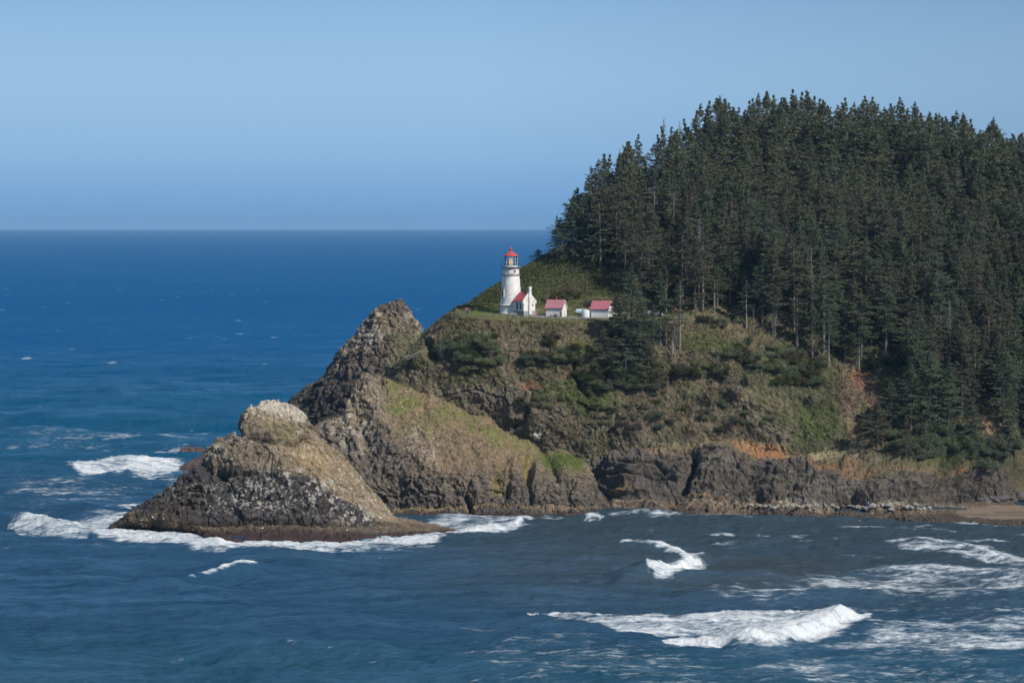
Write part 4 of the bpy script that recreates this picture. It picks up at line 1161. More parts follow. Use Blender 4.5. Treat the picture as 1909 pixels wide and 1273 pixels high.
def radial_box(parent, name, ang, r0, r1, w, z0, z1, mat):
    m = MB(); m.box(r0, r1, -w / 2, w / 2, z0, z1)
    o = m.build(name, mat, parent)
    o.rotation_euler = (0, 0, R(ang))
    return o
wf = radial_box(LH, 'window', -62, 2.1, 2.26, 0.75, 11.05, 12.2, M['white'])
radial_box(wf, 'pane', 0, 2.24, 2.285, 0.42, 11.2, 12.05, M['window'])
for ang in (-145, -25 + 60):
    w1 = radial_box(LH, 'window', ang, 2.45, 2.80, 1.25, 4.5, 6.9, M['white'])
    radial_box(w1, 'pane', 0, 2.79, 2.83, 0.7, 4.8, 6.6, M['window'])
    radial_box(w1, 'pediment', 0, 2.4, 2.98, 1.7, 6.9, 7.2, M['trimgrey'])
    radial_box(w1, 'sill', 0, 2.5, 2.95, 1.5, 4.3, 4.5, M['trimgrey'])
# gallery with brackets and railing
ga = MB().lathe([(2.2, 12.42), (2.72, 12.6), (2.78, 12.66), (2.78, 12.82), (1.6, 12.84)], 56).build('gallery', M['trimgrey'], LH, smooth=True)
for k in range(28):
    a = 2 * math.pi * k / 28
    c, s_ = math.cos(a), math.sin(a)
    m = MB().add([(c * r_ - s_ * w, s_ * r_ + c * w, z) for r_, z in ((2.18, 12.15), (2.18, 12.6), (2.6, 12.6)) for w in (-.07, .07)], [(0, 2, 4), (1, 5, 3), (0, 1, 3, 2), (2, 3, 5, 4), (4, 5, 1, 0)])
    m.build('bracket', M['white'], ga)
m = MB()
for k in range(20):
    a = 2 * math.pi * k / 20
    m.tube((2.7 * math.cos(a), 2.7 * math.sin(a), 12.8), (2.7 * math.cos(a), 2.7 * math.sin(a), 13.8), .022)
for z in (13.3, 13.8):
    for k in range(40):
        a, b_ = 2 * math.pi * k / 40, 2 * math.pi * (k + 1) / 40
        m.tube((2.7 * math.cos(a), 2.7 * math.sin(a), z), (2.7 * math.cos(b_), 2.7 * math.sin(b_), z), .02, n=4)
m.build('railing', M['metal'], ga)
# lantern room
lr = MB().lathe([(1.84, 12.83), (1.84, 13.15), (1.7, 13.16)], 24).build('lantern_base', M['white2'], LH, smooth=True)
m = MB()
for k in range(12):
    a = 2 * math.pi * (k + .5) / 12
    m.tube((1.8 * math.cos(a), 1.8 * math.sin(a), 13.15), (1.8 * math.cos(a), 1.8 * math.sin(a), 15.75), .055, n=5)
for z in (14.0, 14.9):
    for k in range(12):
        a, b_ = 2 * math.pi * (k + .5) / 12, 2 * math.pi * (k + 1.5) / 12
        m.tube((1.8 * math.cos(a), 1.8 * math.sin(a), z), (1.8 * math.cos(b_), 1.8 * math.sin(b_), z), .035, n=4)
m.build('lantern_frame', M['white2'], lr)
m = MB()
for k in range(12):
    a, b_ = 2 * math.pi * (k + .5) / 12, 2 * math.pi * (k + 1.5) / 12
    m.add([(1.78 * math.cos(a), 1.78 * math.sin(a), 13.16), (1.78 * math.cos(b_), 1.78 * math.sin(b_), 13.16), (1.78 * math.cos(b_), 1.78 * math.sin(b_), 15.74), (1.78 * math.cos(a), 1.78 * math.sin(a), 15.74)], [(0, 1, 2, 3)])
m.build('lantern_glass', M['glass'], lr)
ln = MB().lathe([(.25, 13.3), (.42, 13.5), (.46, 14.0), (.42, 14.5), (.28, 15.0), (.1, 15.3)], 20).build('lens', M['lens'], LH, smooth=True)
m = MB()
for z, r_ in ((13.5, .68), (14.0, .78), (14.5, .76), (15.0, .56)):
    m.lathe([(r_, z - .03), (r_, z + .03)], 20, cap=False)
for k in range(8):
    a = 2 * math.pi * k / 8
    m.tube((.4 * math.cos(a), .4 * math.sin(a), 13.2), (.78 * math.cos(a), .78 * math.sin(a), 14.0), .03, n=4).tube((.78 * math.cos(a), .78 * math.sin(a), 14.0), (.5 * math.cos(a), .5 * math.sin(a), 15.1), .03, n=4)
m.lathe([(.3, 12.85), (.3, 13.3)], 10)
m.build('lens_frame', M['brass'], ln)
rf = MB().lathe([(1.7, 15.68), (2.12, 15.70), (2.18, 15.78), (2.1, 15.9), (1.6, 16.2), (.95, 16.62), (.42, 16.98), (.26, 17.1), (.22, 17.32)], 24).build('roof', M['redlamp'], LH, smooth=True)
MB().ball((0, 0, 17.66), .38, 16, sz=1.05).lathe([(.3, 17.2), (.36, 17.28), (.2, 17.36)], 14).tube((0, 0, 18.0), (0, 0, 18.3), .04, .02).build('finial', M['redlamp'], rf, smooth=True)
# workroom built against the tower (local x runs out from the tower)
WR = MB(); W, E, RG = 2.2, 3.7, 5.85
WR.prism([(-W, -1), (W, -1), (W, E), (0, RG), (-W, E)], 3.3, 7.1)
wr = WR.build('workroom', M['white'], LH); wr.rotation_euler = (0, 0, R(-45))
link_ = MB().prism([(-1.75, -1), (1.75, -1), (1.75, 3.3), (0, 4.9), (-1.75, 3.3)], 1.5, 3.35).build('passage', M['white'], wr)
def gable_roof(name, mat, parent, x0, x1, w, e, rg, ov=.25, th=.14):
    m = MB()
    sl = (rg - e) / w
    for sgn in (-1, 1):
        pts = [(0, rg + .02), (sgn * (w + ov), e - sl * ov + .02), (sgn * (w + ov), e - sl * ov + .02 + th), (0, rg + .02 + th)]
        if sgn > 0: pts = pts[::-1]
        m.prism(pts, x0, x1)
    return m.build(name, mat, parent)
gable_roof('roof', M['red'], wr, 3.25, 6.86, W, E, RG, .18)
gable_roof('roof', M['red'], link_, 1.8, 3.26, 1.75, 3.3, 4.9, .15)
m = MB()   # gable parapet with corbelled feet
for sgn in (-1, 1):
    pts = [(0, RG - .1), (sgn * (W + .12), E - .15), (sgn * (W + .12), E + .2), (0, RG + .32)]
    if sgn > 0: pts = pts[::-1]
    m.prism(pts, 6.86, 7.14)
    m.box(6.8, 7.2, *sorted((sgn * (W - .05), sgn * (W + .38))), E - .75, E + .1)
m.build('gable_coping', M['white2'], wr)
ch = MB().box(7.05, 7.55, -.52, .52, 0, 5.2).box(6.95, 7.5, -.42, .42, 5.15, 7.3).box(6.88, 7.57, -.5, .5, 7.3, 7.5).build('chimney', M['white'], wr, bevel=.03)
MB().box(6.85, 7.6, -.53, .53, 6.55, 6.66).build('chimney_band', M['trimgrey'], ch)
MB().box(3.33, 7.16, -W - .05, -.54, -1, .95).box(3.33, 7.16, .54, W + .05, -1, .95).build('plinth', M['plinth'], wr)
for xc in (4.6, 5.9):
    w1 = MB().box(xc - .32, xc + .32, -W - .07, -W + .02, 1.35, 2.95).prism([(-W - .07, 2.95), (-W + .02, 2.95), (-W + .02, 3.15), (-W - .07, 3.15)], xc - .42, xc + .42).build('window', M['trimgrey'], wr)
    MB().box(xc - .2, xc + .2, -W - .09, -W - .02, 1.5, 2.8).build('pane', M['window'], w1)
w1 = MB().box(7.08, 7.16, 1.1, 1.45, 2.1, 2.9).build('window', M['window'], wr)
MB().box(4.4, 4.52, -W - .12, -W - .02, .9, 3.5).build('downpipe', M['metal'], wr)

# ============================================================ oil houses
def oil_house(name, label, px, py, rz, roofmat, L=4.7, Wd=3.5):
    p = on('headland', px, py)
    o = empty(name, p + Vector((0, 0, -.1)), R(rz))
    tag(o, label, 'oil house', None)
    w = Wd / 2
    # local: near gable at x=0 (faces +x), long wall on -y side; origin at the near corner
    MB().prism([(0, -.8), (Wd, -.8), (Wd, 2.7), (w, 4.65), (0, 2.7)], -L, 0).build('wall', M['white2'], o)
    m = MB(); sl = (4.65 - 2.7) / w
    for sgn in (-1, 1):
        pts = [(w, 4.68), (w + sgn * (w + .3), 2.73 - sl * .3), (w + sgn * (w + .3), 2.73 - sl * .3 + .13), (w, 4.81)]
        if sgn > 0: pts = pts[::-1]
        m.prism(pts, -L - .3, .28)
    rf = m.build('roof', roofmat, o)
    MB().lathe([(.11, 4.7), (.11, 5.15), (.26, 5.2), (.28, 5.32), (.1, 5.5)], 12, cx=-L / 2, cy=w).build('vent', M['redlamp'], rf, smooth=True)
    m = MB()
    for sgn in (-1, 1):
        pts = [(w, 4.66), (w + sgn * (w + .3), 2.71 - sl * .3), (w + sgn * (w + .3), 2.71 - sl * .3 - .2), (w, 4.42)]
        if sgn > 0: pts = pts[::-1]
        m.prism(pts, .2, .27)
    m.build('bargeboard', M['white2'], rf)
    d = MB().box(0, .05, w - .45, w + .45, .05, 2.1).build('door', M['white2'], o)
    MB().box(.03, .08, w - .3, w - .05, .3, 1.9).build('door_panel', M['trimgrey'], d)
    MB().box(-L + .0, .02, -.02, .0, 2.2, 2.32).build('trim_board', M['trimgrey'], o)
    return o
oil_house('oil_house', 'small white oil house with a faded pink roof, nearest the lighthouse', 1048.4, 589.5, -21, M['pink1'])
oil_house('oil_house', 'small white oil house with a brighter pink roof, half hidden by the dark spruce', 1134, 591.5, -21, M['pink2'], L=4.9)

# ============================================================ water tank, table, cone, benches, cars
p = on('headland', 1091.5, 589.5)
tk = empty('water_tank', p); tag(tk, 'white upright water tank between the two oil houses', 'tank')
MB().lathe([(1.08, -.3), (1.1, 0), (1.1, 1.75), (1.05, 1.85)], 28).build('tank_body', M['tank'], tk, smooth=True)
MB().lathe([(1.08, 1.84), (.6, 2.02), (.2, 2.1), (.2, 2.2)], 28).build('tank_lid', M['tank'], tk, smooth=True)

def table(px, py, rz, label):
    o = empty('picnic_table', on('headland', px, py), R(rz)); tag(o, label, 'table', 'picnic tables by the oil house')
    m = MB()
    for k in range(5): m.box(-1.1, 1.1, -.4 + k * .165, -.4 + k * .165 + .14, .72, .77)
    m.build('table_top', M['tablewood'], o)
    for s_ in (-1, 1):
        m = MB()
        for k in range(2): m.box(-1.1, 1.1, s_ * .72 - .14 + k * .15, s_ * .72 + k * .15 - .01, .42, .46)
        m.build('seat', M['tablewood'], o)
    for x in (-.75, .75):
        m = MB().tube((x, -.28, .72), (x, -.62, 0), .06, n=4).tube((x, .28, .72), (x, .62, 0), .06, n=4).tube((x, -.8, .38), (x, .8, .38), .05, n=4)
        m.build('leg', M['tablewood'], o)
    return o
table(1032, 589.6, -8, 'reddish wooden picnic table in front of the oil house, left one')
table(1041.5, 589.8, 4, 'reddish wooden picnic table in front of the oil house, right one')

def person(px, py, label, jacket, trousers, hair, face=0, sit=False, key='headland', dz=0.0, dx=0, dy=0):
    g_ = on(key, px, py) + Vector((dx, dy, dz))
    o = empty('person', g_, R(face)); tag(o, label, 'person')
    def skin(name, V, E_, Rr, mat):
        me = bpy.data.meshes.new(name); me.from_pydata(V, E_, [])
        me.materials.append(mat)
        ob = bpy.data.objects.new(name, me); COL.objects.link(ob); ob.parent = o
        md = ob.modifiers.new('skin', 'SKIN')
        for i, r_ in enumerate(Rr): me.skin_vertices[0].data[i].radius = (r_, r_)
        me.skin_vertices[0].data[0].use_root = True
        sd = ob.modifiers.new('sub', 'SUBSURF'); sd.levels = 1; sd.render_levels = 1
        return ob
    hz = .95 if not sit else .52
    hip = (0, 0, hz); kn = [(s_ * .11, -.42 if sit else -.03, hz - (.0 if sit else .45)) for s_ in (-1, 1)]
    an = [(s_ * .11, (-.45 if sit else .03), .09) for s_ in (-1, 1)]
    V = [hip, (0, .02, hz + .25), (0, .02, hz + .5), (0, .0, hz + .58), (0, -.01, hz + .68), (0, -.01, hz + .79)]
    Rr = [.13, .14, .12, .055, .095, .085]
    E_ = [(0, 1), (1, 2), (2, 3), (3, 4), (4, 5)]
    for k, s_ in enumerate((-1, 1)):
        n0 = len(V); V += [(s_ * .1, 0, hz - .05), kn[k], an[k], (s_ * .11, an[k][1] - .17, .04)]
        Rr += [.09, .06, .04, .035]; E_ += [(0, n0), (n0, n0 + 1), (n0 + 1, n0 + 2), (n0 + 2, n0 + 3)]
        n0 = len(V)
        V += [(s_ * .19, .02, hz + .47), (s_ * .26, .0, hz + .2), (s_ * .22, -.18, hz + .02 + (.1 if sit else 0)), (s_ * .21, -.25, hz + .0 + (.1 if sit else 0))]
        Rr += [.055, .042, .03, .028]; E_ += [(2, n0), (n0, n0 + 1), (n0 + 1, n0 + 2), (n0 + 2, n0 + 3)]
    b_ = skin('body', V, E_, Rr, M['skin'])
    V = [(0, .0, hz + .02), (0, .02, hz + .25), (0, .02, hz + .5), (-.2, .02, hz + .46), (-.27, .0, hz + .2), (-.22, -.17, hz + .04 + (.1 if sit else 0)), (.2, .02, hz + .46), (.27, .0, hz + .2), (.22, -.17, hz + .04 + (.1 if sit else 0))]
    skin('jacket', V, [(0, 1), (1, 2), (2, 3), (3, 4), (4, 5), (2, 6), (6, 7), (7, 8)], [.165, .17, .14, .08, .065, .05, .08, .065, .05], jacket)
    V = [(0, 0, hz)]; E_ = []; Rr = [.15]
    for k, s_ in enumerate((-1, 1)):
        n0 = len(V); V += [(s_ * .1, 0, hz - .08), kn[k], (an[k][0], an[k][1], .13)]; Rr += [.105, .08, .06]; E_ += [(0, n0), (n0, n0 + 1), (n0 + 1, n0 + 2)]
    skin('trousers', V, E_, Rr, trousers)
    MB().ball((0, .02, hz + .79), .115, 10, sz=.9).build('hair', hair, o, smooth=True)
    for s_ in (-1, 1):
        MB().ball((s_ * .11, an[0][1] - .06, .05), .07, 8, sy=1.9, sz=.7).build('shoe', M['window'], o, smooth=True)
    return o
M['skin'] = mat_plain('skin', (0.45, 0.28, 0.20), 0.6, 0.05)
def cl(nm, c):
    if nm not in M: M[nm] = mat_plain(nm, c, 0.8, 0.08)
    return M[nm]
person(869.5, 583, 'person in a red jacket standing by the wooden fence at the terrace end', cl('red_cloth', (.45, .04, .05)), cl('dark_cloth', (.04, .04, .06)), cl('dark_hair', (.03, .02, .015)), 20)
person(872.5, 584.5, 'person in a blue jacket standing beside the one in red', cl('blue_cloth', (.04, .10, .42)), cl('navy_cloth', (.03, .05, .14)), cl('dark_hair', 0), -30, dy=-.3)
person(1036, 589.8, 'person in a tan top seated at the picnic tables', cl('tan_cloth', (.35, .20, .14)), cl('dark_cloth', 0), cl('brown_hair', (.10, .06, .03)), 0, True, dy=.3)
person(1033.5, 590, 'person in a pale top seated at the left picnic table', cl('pale_cloth', (.45, .42, .36)), cl('navy_cloth', 0), cl('dark_hair', 0), 30, True, dy=-.2)
person(1045.2, 589.8, 'person in dark clothes standing by the oil house wall', cl('black_cloth', (.03, .035, .03)), cl('black_cloth', 0), cl('dark_hair', 0), -20, dy=.2)
person(1617, 945.5, 'person in a bright blue jacket walking on the rocky shore', cl('skyblue_cloth', (.05, .18, .60)), cl('blue_cloth', 0), cl('dark_hair', 0), 60)
person(1261, 585, 'person in orange clothing standing behind the thin spruces', cl('orange_cloth', (.60, .10, .03)), cl('dark_cloth', 0), cl('dark_hair', 0), 0)
p = on('headland', 1001.5, 585)
cn = empty('traffic_cone', p); tag(cn, 'orange traffic cone at the corner of the workroom', 'cone')
MB().lathe([(.17, .04), (.13, .2), (.04, .72), (.02, .74)], 14).build('cone_body', M['orange'], cn, smooth=True)
MB().box(-.22, .22, -.22, .22, 0, .045).build('cone_foot', M['orange'], cn)

def bench(px, py, rz, label, mat):
    o = empty('bench', on('headland', px, py), R(rz)); tag(o, label, 'bench')
    MB().box(-1.0, 1.0, -.45, -.2, .43, .48).box(-1.0, 1.0, -.18, .05, .43, .48).build('seat', mat, o)
    MB().box(-1.0, 1.0, .08, .13, .62, .78).box(-1.0, 1.0, .08, .13, .86, 1.0).build('backrest', mat, o)
    for x in (-.9, .9): MB().box(x - .06, x + .06, -.42, -.32, 0, .43).box(x - .06, x + .06, .0, .12, 0, 1.0).build('leg', mat, o)
    return o
bench(957, 588.3, 4, 'pale wooden bench on the lawn edge below the tower', M['postwhite'])
lg = MB().tube((-2.6, 0, 0), (2.6, .1, 1.9), .2, .15, 8).tube((-2.3, .05, -.5), (2.2, .15, 1.15), .13, .1, 8).build('driftwood_log', M['log'], None, smooth=True)
lg.location = on('headland', 772, 666) + Vector((0, -.5, 0)); tag(lg, 'pale weathered log lying on the grassy saddle', 'log')

def car(px, py, rz, label, paint, van=False):
    o = empty('parked_car', on('headland', px, py) + Vector((0, 1.5, 0)), R(rz)); tag(o, label, 'car')
    h = 1.9 if van else 1.45
    pr = [(-2.2, .35), (2.2, .35), (2.25, .7), (2.1, .9), (1.2, 1.0), (.55, h), (-1.5 if not van else -2.1, h), (-2.2, 1.0)]
    m = MB(); n = len(pr)
    vs = [(x, -.85 if z < 1.05 else -.68, z) for x, z in pr] + [(x, .85 if z < 1.05 else .68, z) for x, z in pr]
    m.add(vs, [tuple(range(n)), tuple(range(n, 2 * n))[::-1]] + [(k, n + k, n + (k + 1) % n, (k + 1) % n) for k in range(n)])
    b_ = m.build('body', paint, o, bevel=.06)
    MB().add([(1.0, -.86, 1.05), (.5, -.73, h - .1), (-1.4, -.73, h - .1), (-1.9, -.86, 1.05)], [(0, 1, 2, 3)]).build('side_window', M['window'], b_)
    for x in (-1.35, 1.35):
        for y in (-.8, .8):
            w_ = MB().lathe([(.33, -.1), (.34, 0), (.33, .1)], 16).build('wheel', M['window'], o)
            w_.location = (x, y, .33); w_.rotation_euler = (R(90), 0, 0)
    return o
M['carwhite'] = mat_plain('white_car_paint', (.7, .76, .8), .3, .03)
M['carblue'] = mat_plain('pale_blue_car_paint', (.5, .65, .72), .3, .03)
car(1083.5, 584.5, 72, 'pale blue parked car seen just left of the water tank', M['carblue'])
car(1139, 588, -60, 'white parked car between the pink-roofed oil house and the spruce', M['carwhite'], True)
car(1221, 588, 5, 'white parked car seen through the spruces right of the oil houses', M['carwhite'])

# ============================================================ fences
def fence(posts, label, mat, h, rails, r=.05):
    P = [on('headland', x, y) for x, y in posts]
    o = empty('fence', P[0]); tag(o, label, 'fence')
    for q in P:
        MB().box(-r, r, -r, r, -.3, h).build('post', mat, o).location = q - P[0]
    for z in rails:
        m = MB()
        for a, b_ in zip(P[:-1], P[1:]): m.tube(a - P[0] + Vector((0, -r, z)), b_ - P[0] + Vector((0, -r, z)), r * .45, n=4)
        m.build('rail', mat, o)
    return o
fence([(900, 590), (912, 590.5), (926, 591), (939, 591.5), (953, 592), (967, 592.5), (983, 593), (999, 593.5), (1014, 594), (1029, 594.5), (1046, 595), (1061, 595.5), (1077, 596), (1092, 596), (1110, 596)],
      'low pale wire fence along the front edge of the lighthouse terrace', M['postwhite'], .95, (.5, .88), .055)
fence([(851, 584), (858, 581.5), (868, 579.7), (877, 579.2), (887, 579.2), (901, 579.3), (915, 579.4), (930, 579.6)],
      'brown wooden rail fence behind the lawn left of the tower', M['postbrown'], 1.1, (.55, 1.05), .06)
fence([(851, 587), (857, 588.5), (864, 589), (874, 589)], 'short dark fence at the left tip of the terrace', M['postbrown'], .9, (.4, .8), .06)
fence([(1000, 583), (1004.5, 583), ], 'short white gate rail beside the workroom gable', M['postwhite'], 1.5, (.8, 1.45), .05)

# ============================================================ conifers
rng = np.random.default_rng(7)
def leaf_quads(P, D, L, Wd, rng):
    """elongated quads at points P, long axis D (unit), half length L, half width Wd"""
    n = len(P)
    rnd = rng.normal(size=(n, 3)); rnd[:, 2] *= 1.6
    S_ = np.cross(D, rnd); S_ /= np.linalg.norm(S_, axis=1, keepdims=True) + 1e-9
    L, Wd = np.asarray(L).reshape(-1, 1), np.asarray(Wd).reshape(-1, 1)
    V = np.stack([P - D * L, P + S_ * Wd - D * L * .1, P + D * L, P - S_ * Wd + D * L * .15], 1)
    return V.reshape(-1, 3)

def conifer(seed, h=25, base=.3, rmax=3.6, nb=120, ql=26, power=.75, wind=0.0, ragged=.35, top=0.0, low=False):
    r = np.random.default_rng(seed)
    t = base + (1 - base) * r.random(nb) ** .72
    u = (t - base) / (1 - base)
    az_ = r.random(nb) * 2 * math.pi
    lob = 1 + ragged * np.sin(az_ * 2 + u * 9 + r.random() * 6) + ragged * .7 * r.normal(size=nb)
    cf = .26 + top + .22 * r.random()
    prof = np.clip((1 - u) / cf, 0.03, 1) ** (power + .1) * (.82 + .18 * np.cos(u * 2.2)) * (1 + .22 * np.sin(u * 11 + r.random() * 6) * (u < .85))
    prof *= sst(-0.7, .08, u)
    ln_ = np.clip(rmax * prof * np.clip(lob, .35, 1.6), .35, rmax * 1.5)
    ln_ = ln_ * (1 + wind * np.cos(az_))
    elv = R(-12) + R(42) * u + R(32) * sst(.86, 1, u) + r.normal(size=nb) * .14
    n = np.maximum((ln_ / rmax * ql * (2.1 if not low else 1.6) + 4).astype(int), 4)
    bi = np.repeat(np.arange(nb), n)
    s_ = .18 + .82 * r.random(len(bi)) ** .75
    L_ = ln_[bi]
    spread = (r.random(len(bi)) - .5) * 2 * .34 * L_ * (1.08 - s_) * (.4 + s_)
    ca, sa = np.cos(az_[bi]), np.sin(az_[bi])
    out = s_ * L_ * np.cos(elv[bi])
    z = t[bi] * h + s_ * L_ * np.sin(elv[bi]) - .10 * L_ * s_ ** 2 + r.normal(size=len(bi)) * .10 - np.abs(spread) * .25
    P = np.stack([ca * out - sa * spread, sa * out + ca * spread, z], 1)
    sg = np.sign(spread)
    D = np.stack([ca * .8 - sa * sg * .7, sa * .8 + ca * sg * .7, -0.12 + .25 * r.normal(size=len(bi))], 1) + r.normal(size=(len(bi), 3)) * .25
    D /= np.linalg.norm(D, axis=1, keepdims=True)
    k = .78 if not low else 1.1
    V = leaf_quads(P, D, r.uniform(.22, .50, len(P)) * k, r.uniform(.08, .16, len(P)) * k, r)
    crown = np_mesh('crown', V, Q=np.arange(len(V)).reshape(-1, 4), smooth=False)
    # tapered trunk with a slight sweep, and the limbs that carry the crown
    m = MB(); bend = r.normal() * .3
    nseg = 7
    pt = lambda q: (bend * math.sin(q * 2.5) * q, bend * .6 * q * q, q * h)
    r0 = .014 * h + .06
    for i in range(nseg):
        q0, q1 = i / nseg, (i + 1) / nseg
        m.tube(pt(q0 if i else -.06), pt(q1), r0 * (1 - q0 * .93), r0 * (1 - q1 * .93), 6)
    for i in range(0, nb, 2 if not low else 6):
        q = t[i]; a = az_[i]
        c = Vector(pt(q)); L1_ = ln_[i] * .8
        m.tube(c, c + Vector((math.cos(a) * L1_ * math.cos(elv[i]), math.sin(a) * L1_ * math.cos(elv[i]), L1_ * math.sin(elv[i]) - .05 * L1_)), .05, .015, 3)
    for i in range(int(16 * base / .3)):          # dead stubs on the bare lower trunk
        q = r.uniform(.08, max(base, .1)); a = r.uniform(0, 6.28); L1_ = r.uniform(.4, 1.6)
        c = Vector(pt(q)); m.tube(c, c + Vector((math.cos(a) * L1_, math.sin(a) * L1_, r.uniform(-.3, .1))), .035, .012, 3)
    tm = bpy.data.meshes.new('trunk'); tm.from_pydata(m.v, [], m.f); tm.update()
    return dict(h=h, crown=crown, trunk=tm, V=V)

def snag(seed, h=16):
    r = np.random.default_rng(seed); m = MB(); lim = m
    for i in range(6):
        q0, q1 = i / 6, (i + 1) / 6
        m.tube((.3 * q0 * q0, 0, q0 * h - (.5 if i == 0 else 0)), (.3 * q1 * q1, 0, q1 * h), .2 * (1 - q0 * .85), .2 * (1 - q1 * .85), 6)
    for i in range(46):
        q = r.uniform(.3, .98); a = r.uniform(0, 6.28); L1_ = r.uniform(.8, 2.4) * (1.15 - q)
        c = Vector((.3 * q * q, 0, q * h)); e = c + Vector((math.cos(a) * L1_, math.sin(a) * L1_, L1_ * r.uniform(.1, .7)))
        lim.tube(c, e, .05, .02, 3)
        for j in range(3):
            f_ = c.lerp(e, r.uniform(.4, .9)); lim.tube(f_, f_ + Vector(r.normal(size=3) * .35 + np.array([0, 0, .25])), .022, .01, 3)
    a_ = bpy.data.meshes.new('trunk'); a_.from_pydata(m.v, [], m.f)
    return dict(h=h, trunk=a_)

KD = {}
KD['dense'] = [conifer(100 + i, 25, b, rm, nb, 27, pw, 0, rg, tp) for i, (b, rm, nb, pw, rg, tp) in enumerate([(.06, 4.8, 230, .68, .22, .0), (.04, 4.4, 220, .72, .2, .0), (.08, 5.2, 230, .6, .28, .1), (.05, 4.6, 210, .62, .28, .05), (.06, 4.0, 210, .75, .22, .0)])]
KD['open'] = [conifer(200 + i, 25, b, rm, nb, 24, pw, 0, rg, tp) for i, (b, rm, nb, pw, rg, tp) in enumerate([(.30, 4.2, 150, .6, .32, .12), (.36, 3.8, 130, .55, .35, .15), (.27, 4.6, 160, .65, .32, .1), (.25, 3.7, 140, .7, .32, .05)])]
KD['wide'] = [conifer(300 + i, 18, b, rm, nb, 34, pw, w, rg, tp) for i, (b, rm, nb, pw, w, rg, tp) in enumerate([(.05, 5.6, 200, .6, .0, .3, .15), (.10, 5.4, 180, .5, .25, .35, .3), (.03, 5.8, 210, .65, .1, .3, .1)])]
KD['sky'] = [conifer(450 + i, 24, b, rm, nb, 26, pw, 0, rg, tp) for i, (b, rm, nb, pw, rg, tp) in enumerate([(.05, 5.4, 230, .72, .22, .12), (.1, 4.8, 200, .75, .28, .18), (.05, 5.8, 230, .7, .28, .06), (.2, 4.2, 160, .75, .38, .2)])]
KD['thin'] = [conifer(400 + i, 22, b, rm, nb, 15, pw, 0, rg, tp) for i, (b, rm, nb, pw, rg, tp) in enumerate([(.35, 2.6, 65, .6, .5, .2), (.45, 2.8, 58, .5, .5, .3)])]
LOWT = [conifer(500 + i, 25, .15, (5.4, 4.8, 5.6, 4.5)[i], 140, 14, .72, 0, .24, (.10, .18, .05, .14)[i], True) for i in range(4)]
SN = [snag(600, 16), snag(601, 20)]

def place_tree(kd, p, h, label, group, mats=('leafA', 'bark'), rz=None, wid=None, name='spruce_tree'):
    s_ = h / kd['h']
    o = empty(name, p, rng.uniform(0, 6.28) if rz is None else rz)
    w = s_ ** .4 * rng.uniform(.88, 1.18) if wid is None else wid
    o.scale = (w, w, s_)
    tag(o, label, 'tree', group)
    for part in ('trunk', 'crown', 'limbs'):
        if part not in kd: continue
        me = kd[part]
        mt = M[mats[0]] if part == 'crown' else M[mats[1]]
        if len(me.materials) == 0: me.materials.append(mt)
        ob = bpy.data.objects.new('trunk' if part == 'trunk' else part, me)
        COL.objects.link(ob); ob.parent = o
        if me.materials[0] != mt:
            ob.material_slots[0].link = 'OBJECT'; ob.material_slots[0].material = mt
    return o

SIL = [(960, 492), (985, 482), (1000, 466), (1018, 440), (1030, 398), (1050, 388), (1065, 372), (1085, 345), (1100, 308), (1120, 296), (1150, 292), (1172, 268), (1185, 262), (1215, 240), (1240, 222), (1262, 232), (1280, 228), (1288, 200), (1310, 192), (1350, 187), (1385, 200), (1400, 182), (1430, 175), (1450, 186), (1465, 177), (1500, 180), (1530, 182), (1552, 205), (1575, 190), (1600, 196), (1620, 184), (1645, 212), (1665, 190), (1700, 192), (1722, 218), (1750, 206), (1768, 230), (1792, 206), (1808, 232), (1825, 252), (1850, 228), (1868, 258), (1885, 262), (1909, 252), (2260, 300)]
FBL = [(960, 478), (985, 488), (1040, 491), (1100, 497), (1140, 506), (1165, 540), (1210, 560), (1290, 578), (1400, 588), (1440, 630), (1490, 652), (1560, 664), (1640, 688), (1672, 690), (1690, 740), (1740, 805), (1790, 822), (1830, 780), (1862, 790), (1890, 850), (2260, 900)]
T = TERR['headland']
sxv, syv = [p[0] for p in SIL], [p[1] for p in SIL]
fxv, fyv = [p[0] for p in FBL], [p[1] for p in FBL]
fl = {k: T[k].ravel() for k in ('X', 'Y', 'Z', 'PX', 'PY')}
nrm = T['N'].reshape(-1, 3)
rows_ = (np.arange(T['X'].shape[0])[:, None] * np.ones(T['X'].shape)).ravel()
nmax = T['X'].shape[0]
ok = (fl['PX'] > 965) & (fl['PX'] < 2700) & (fl['PY'] < np.interp(fl['PX'], fxv, fyv)) & (rows_ > 120) & (rows_ < nmax - 18) & ~((fl['PX'] > 1140) & (fl['PX'] < 1430) & (fl['PY'] > 576))
ok &= ~((rows_ > nmax - 42) & False)
cand = np.flatnonzero(ok)
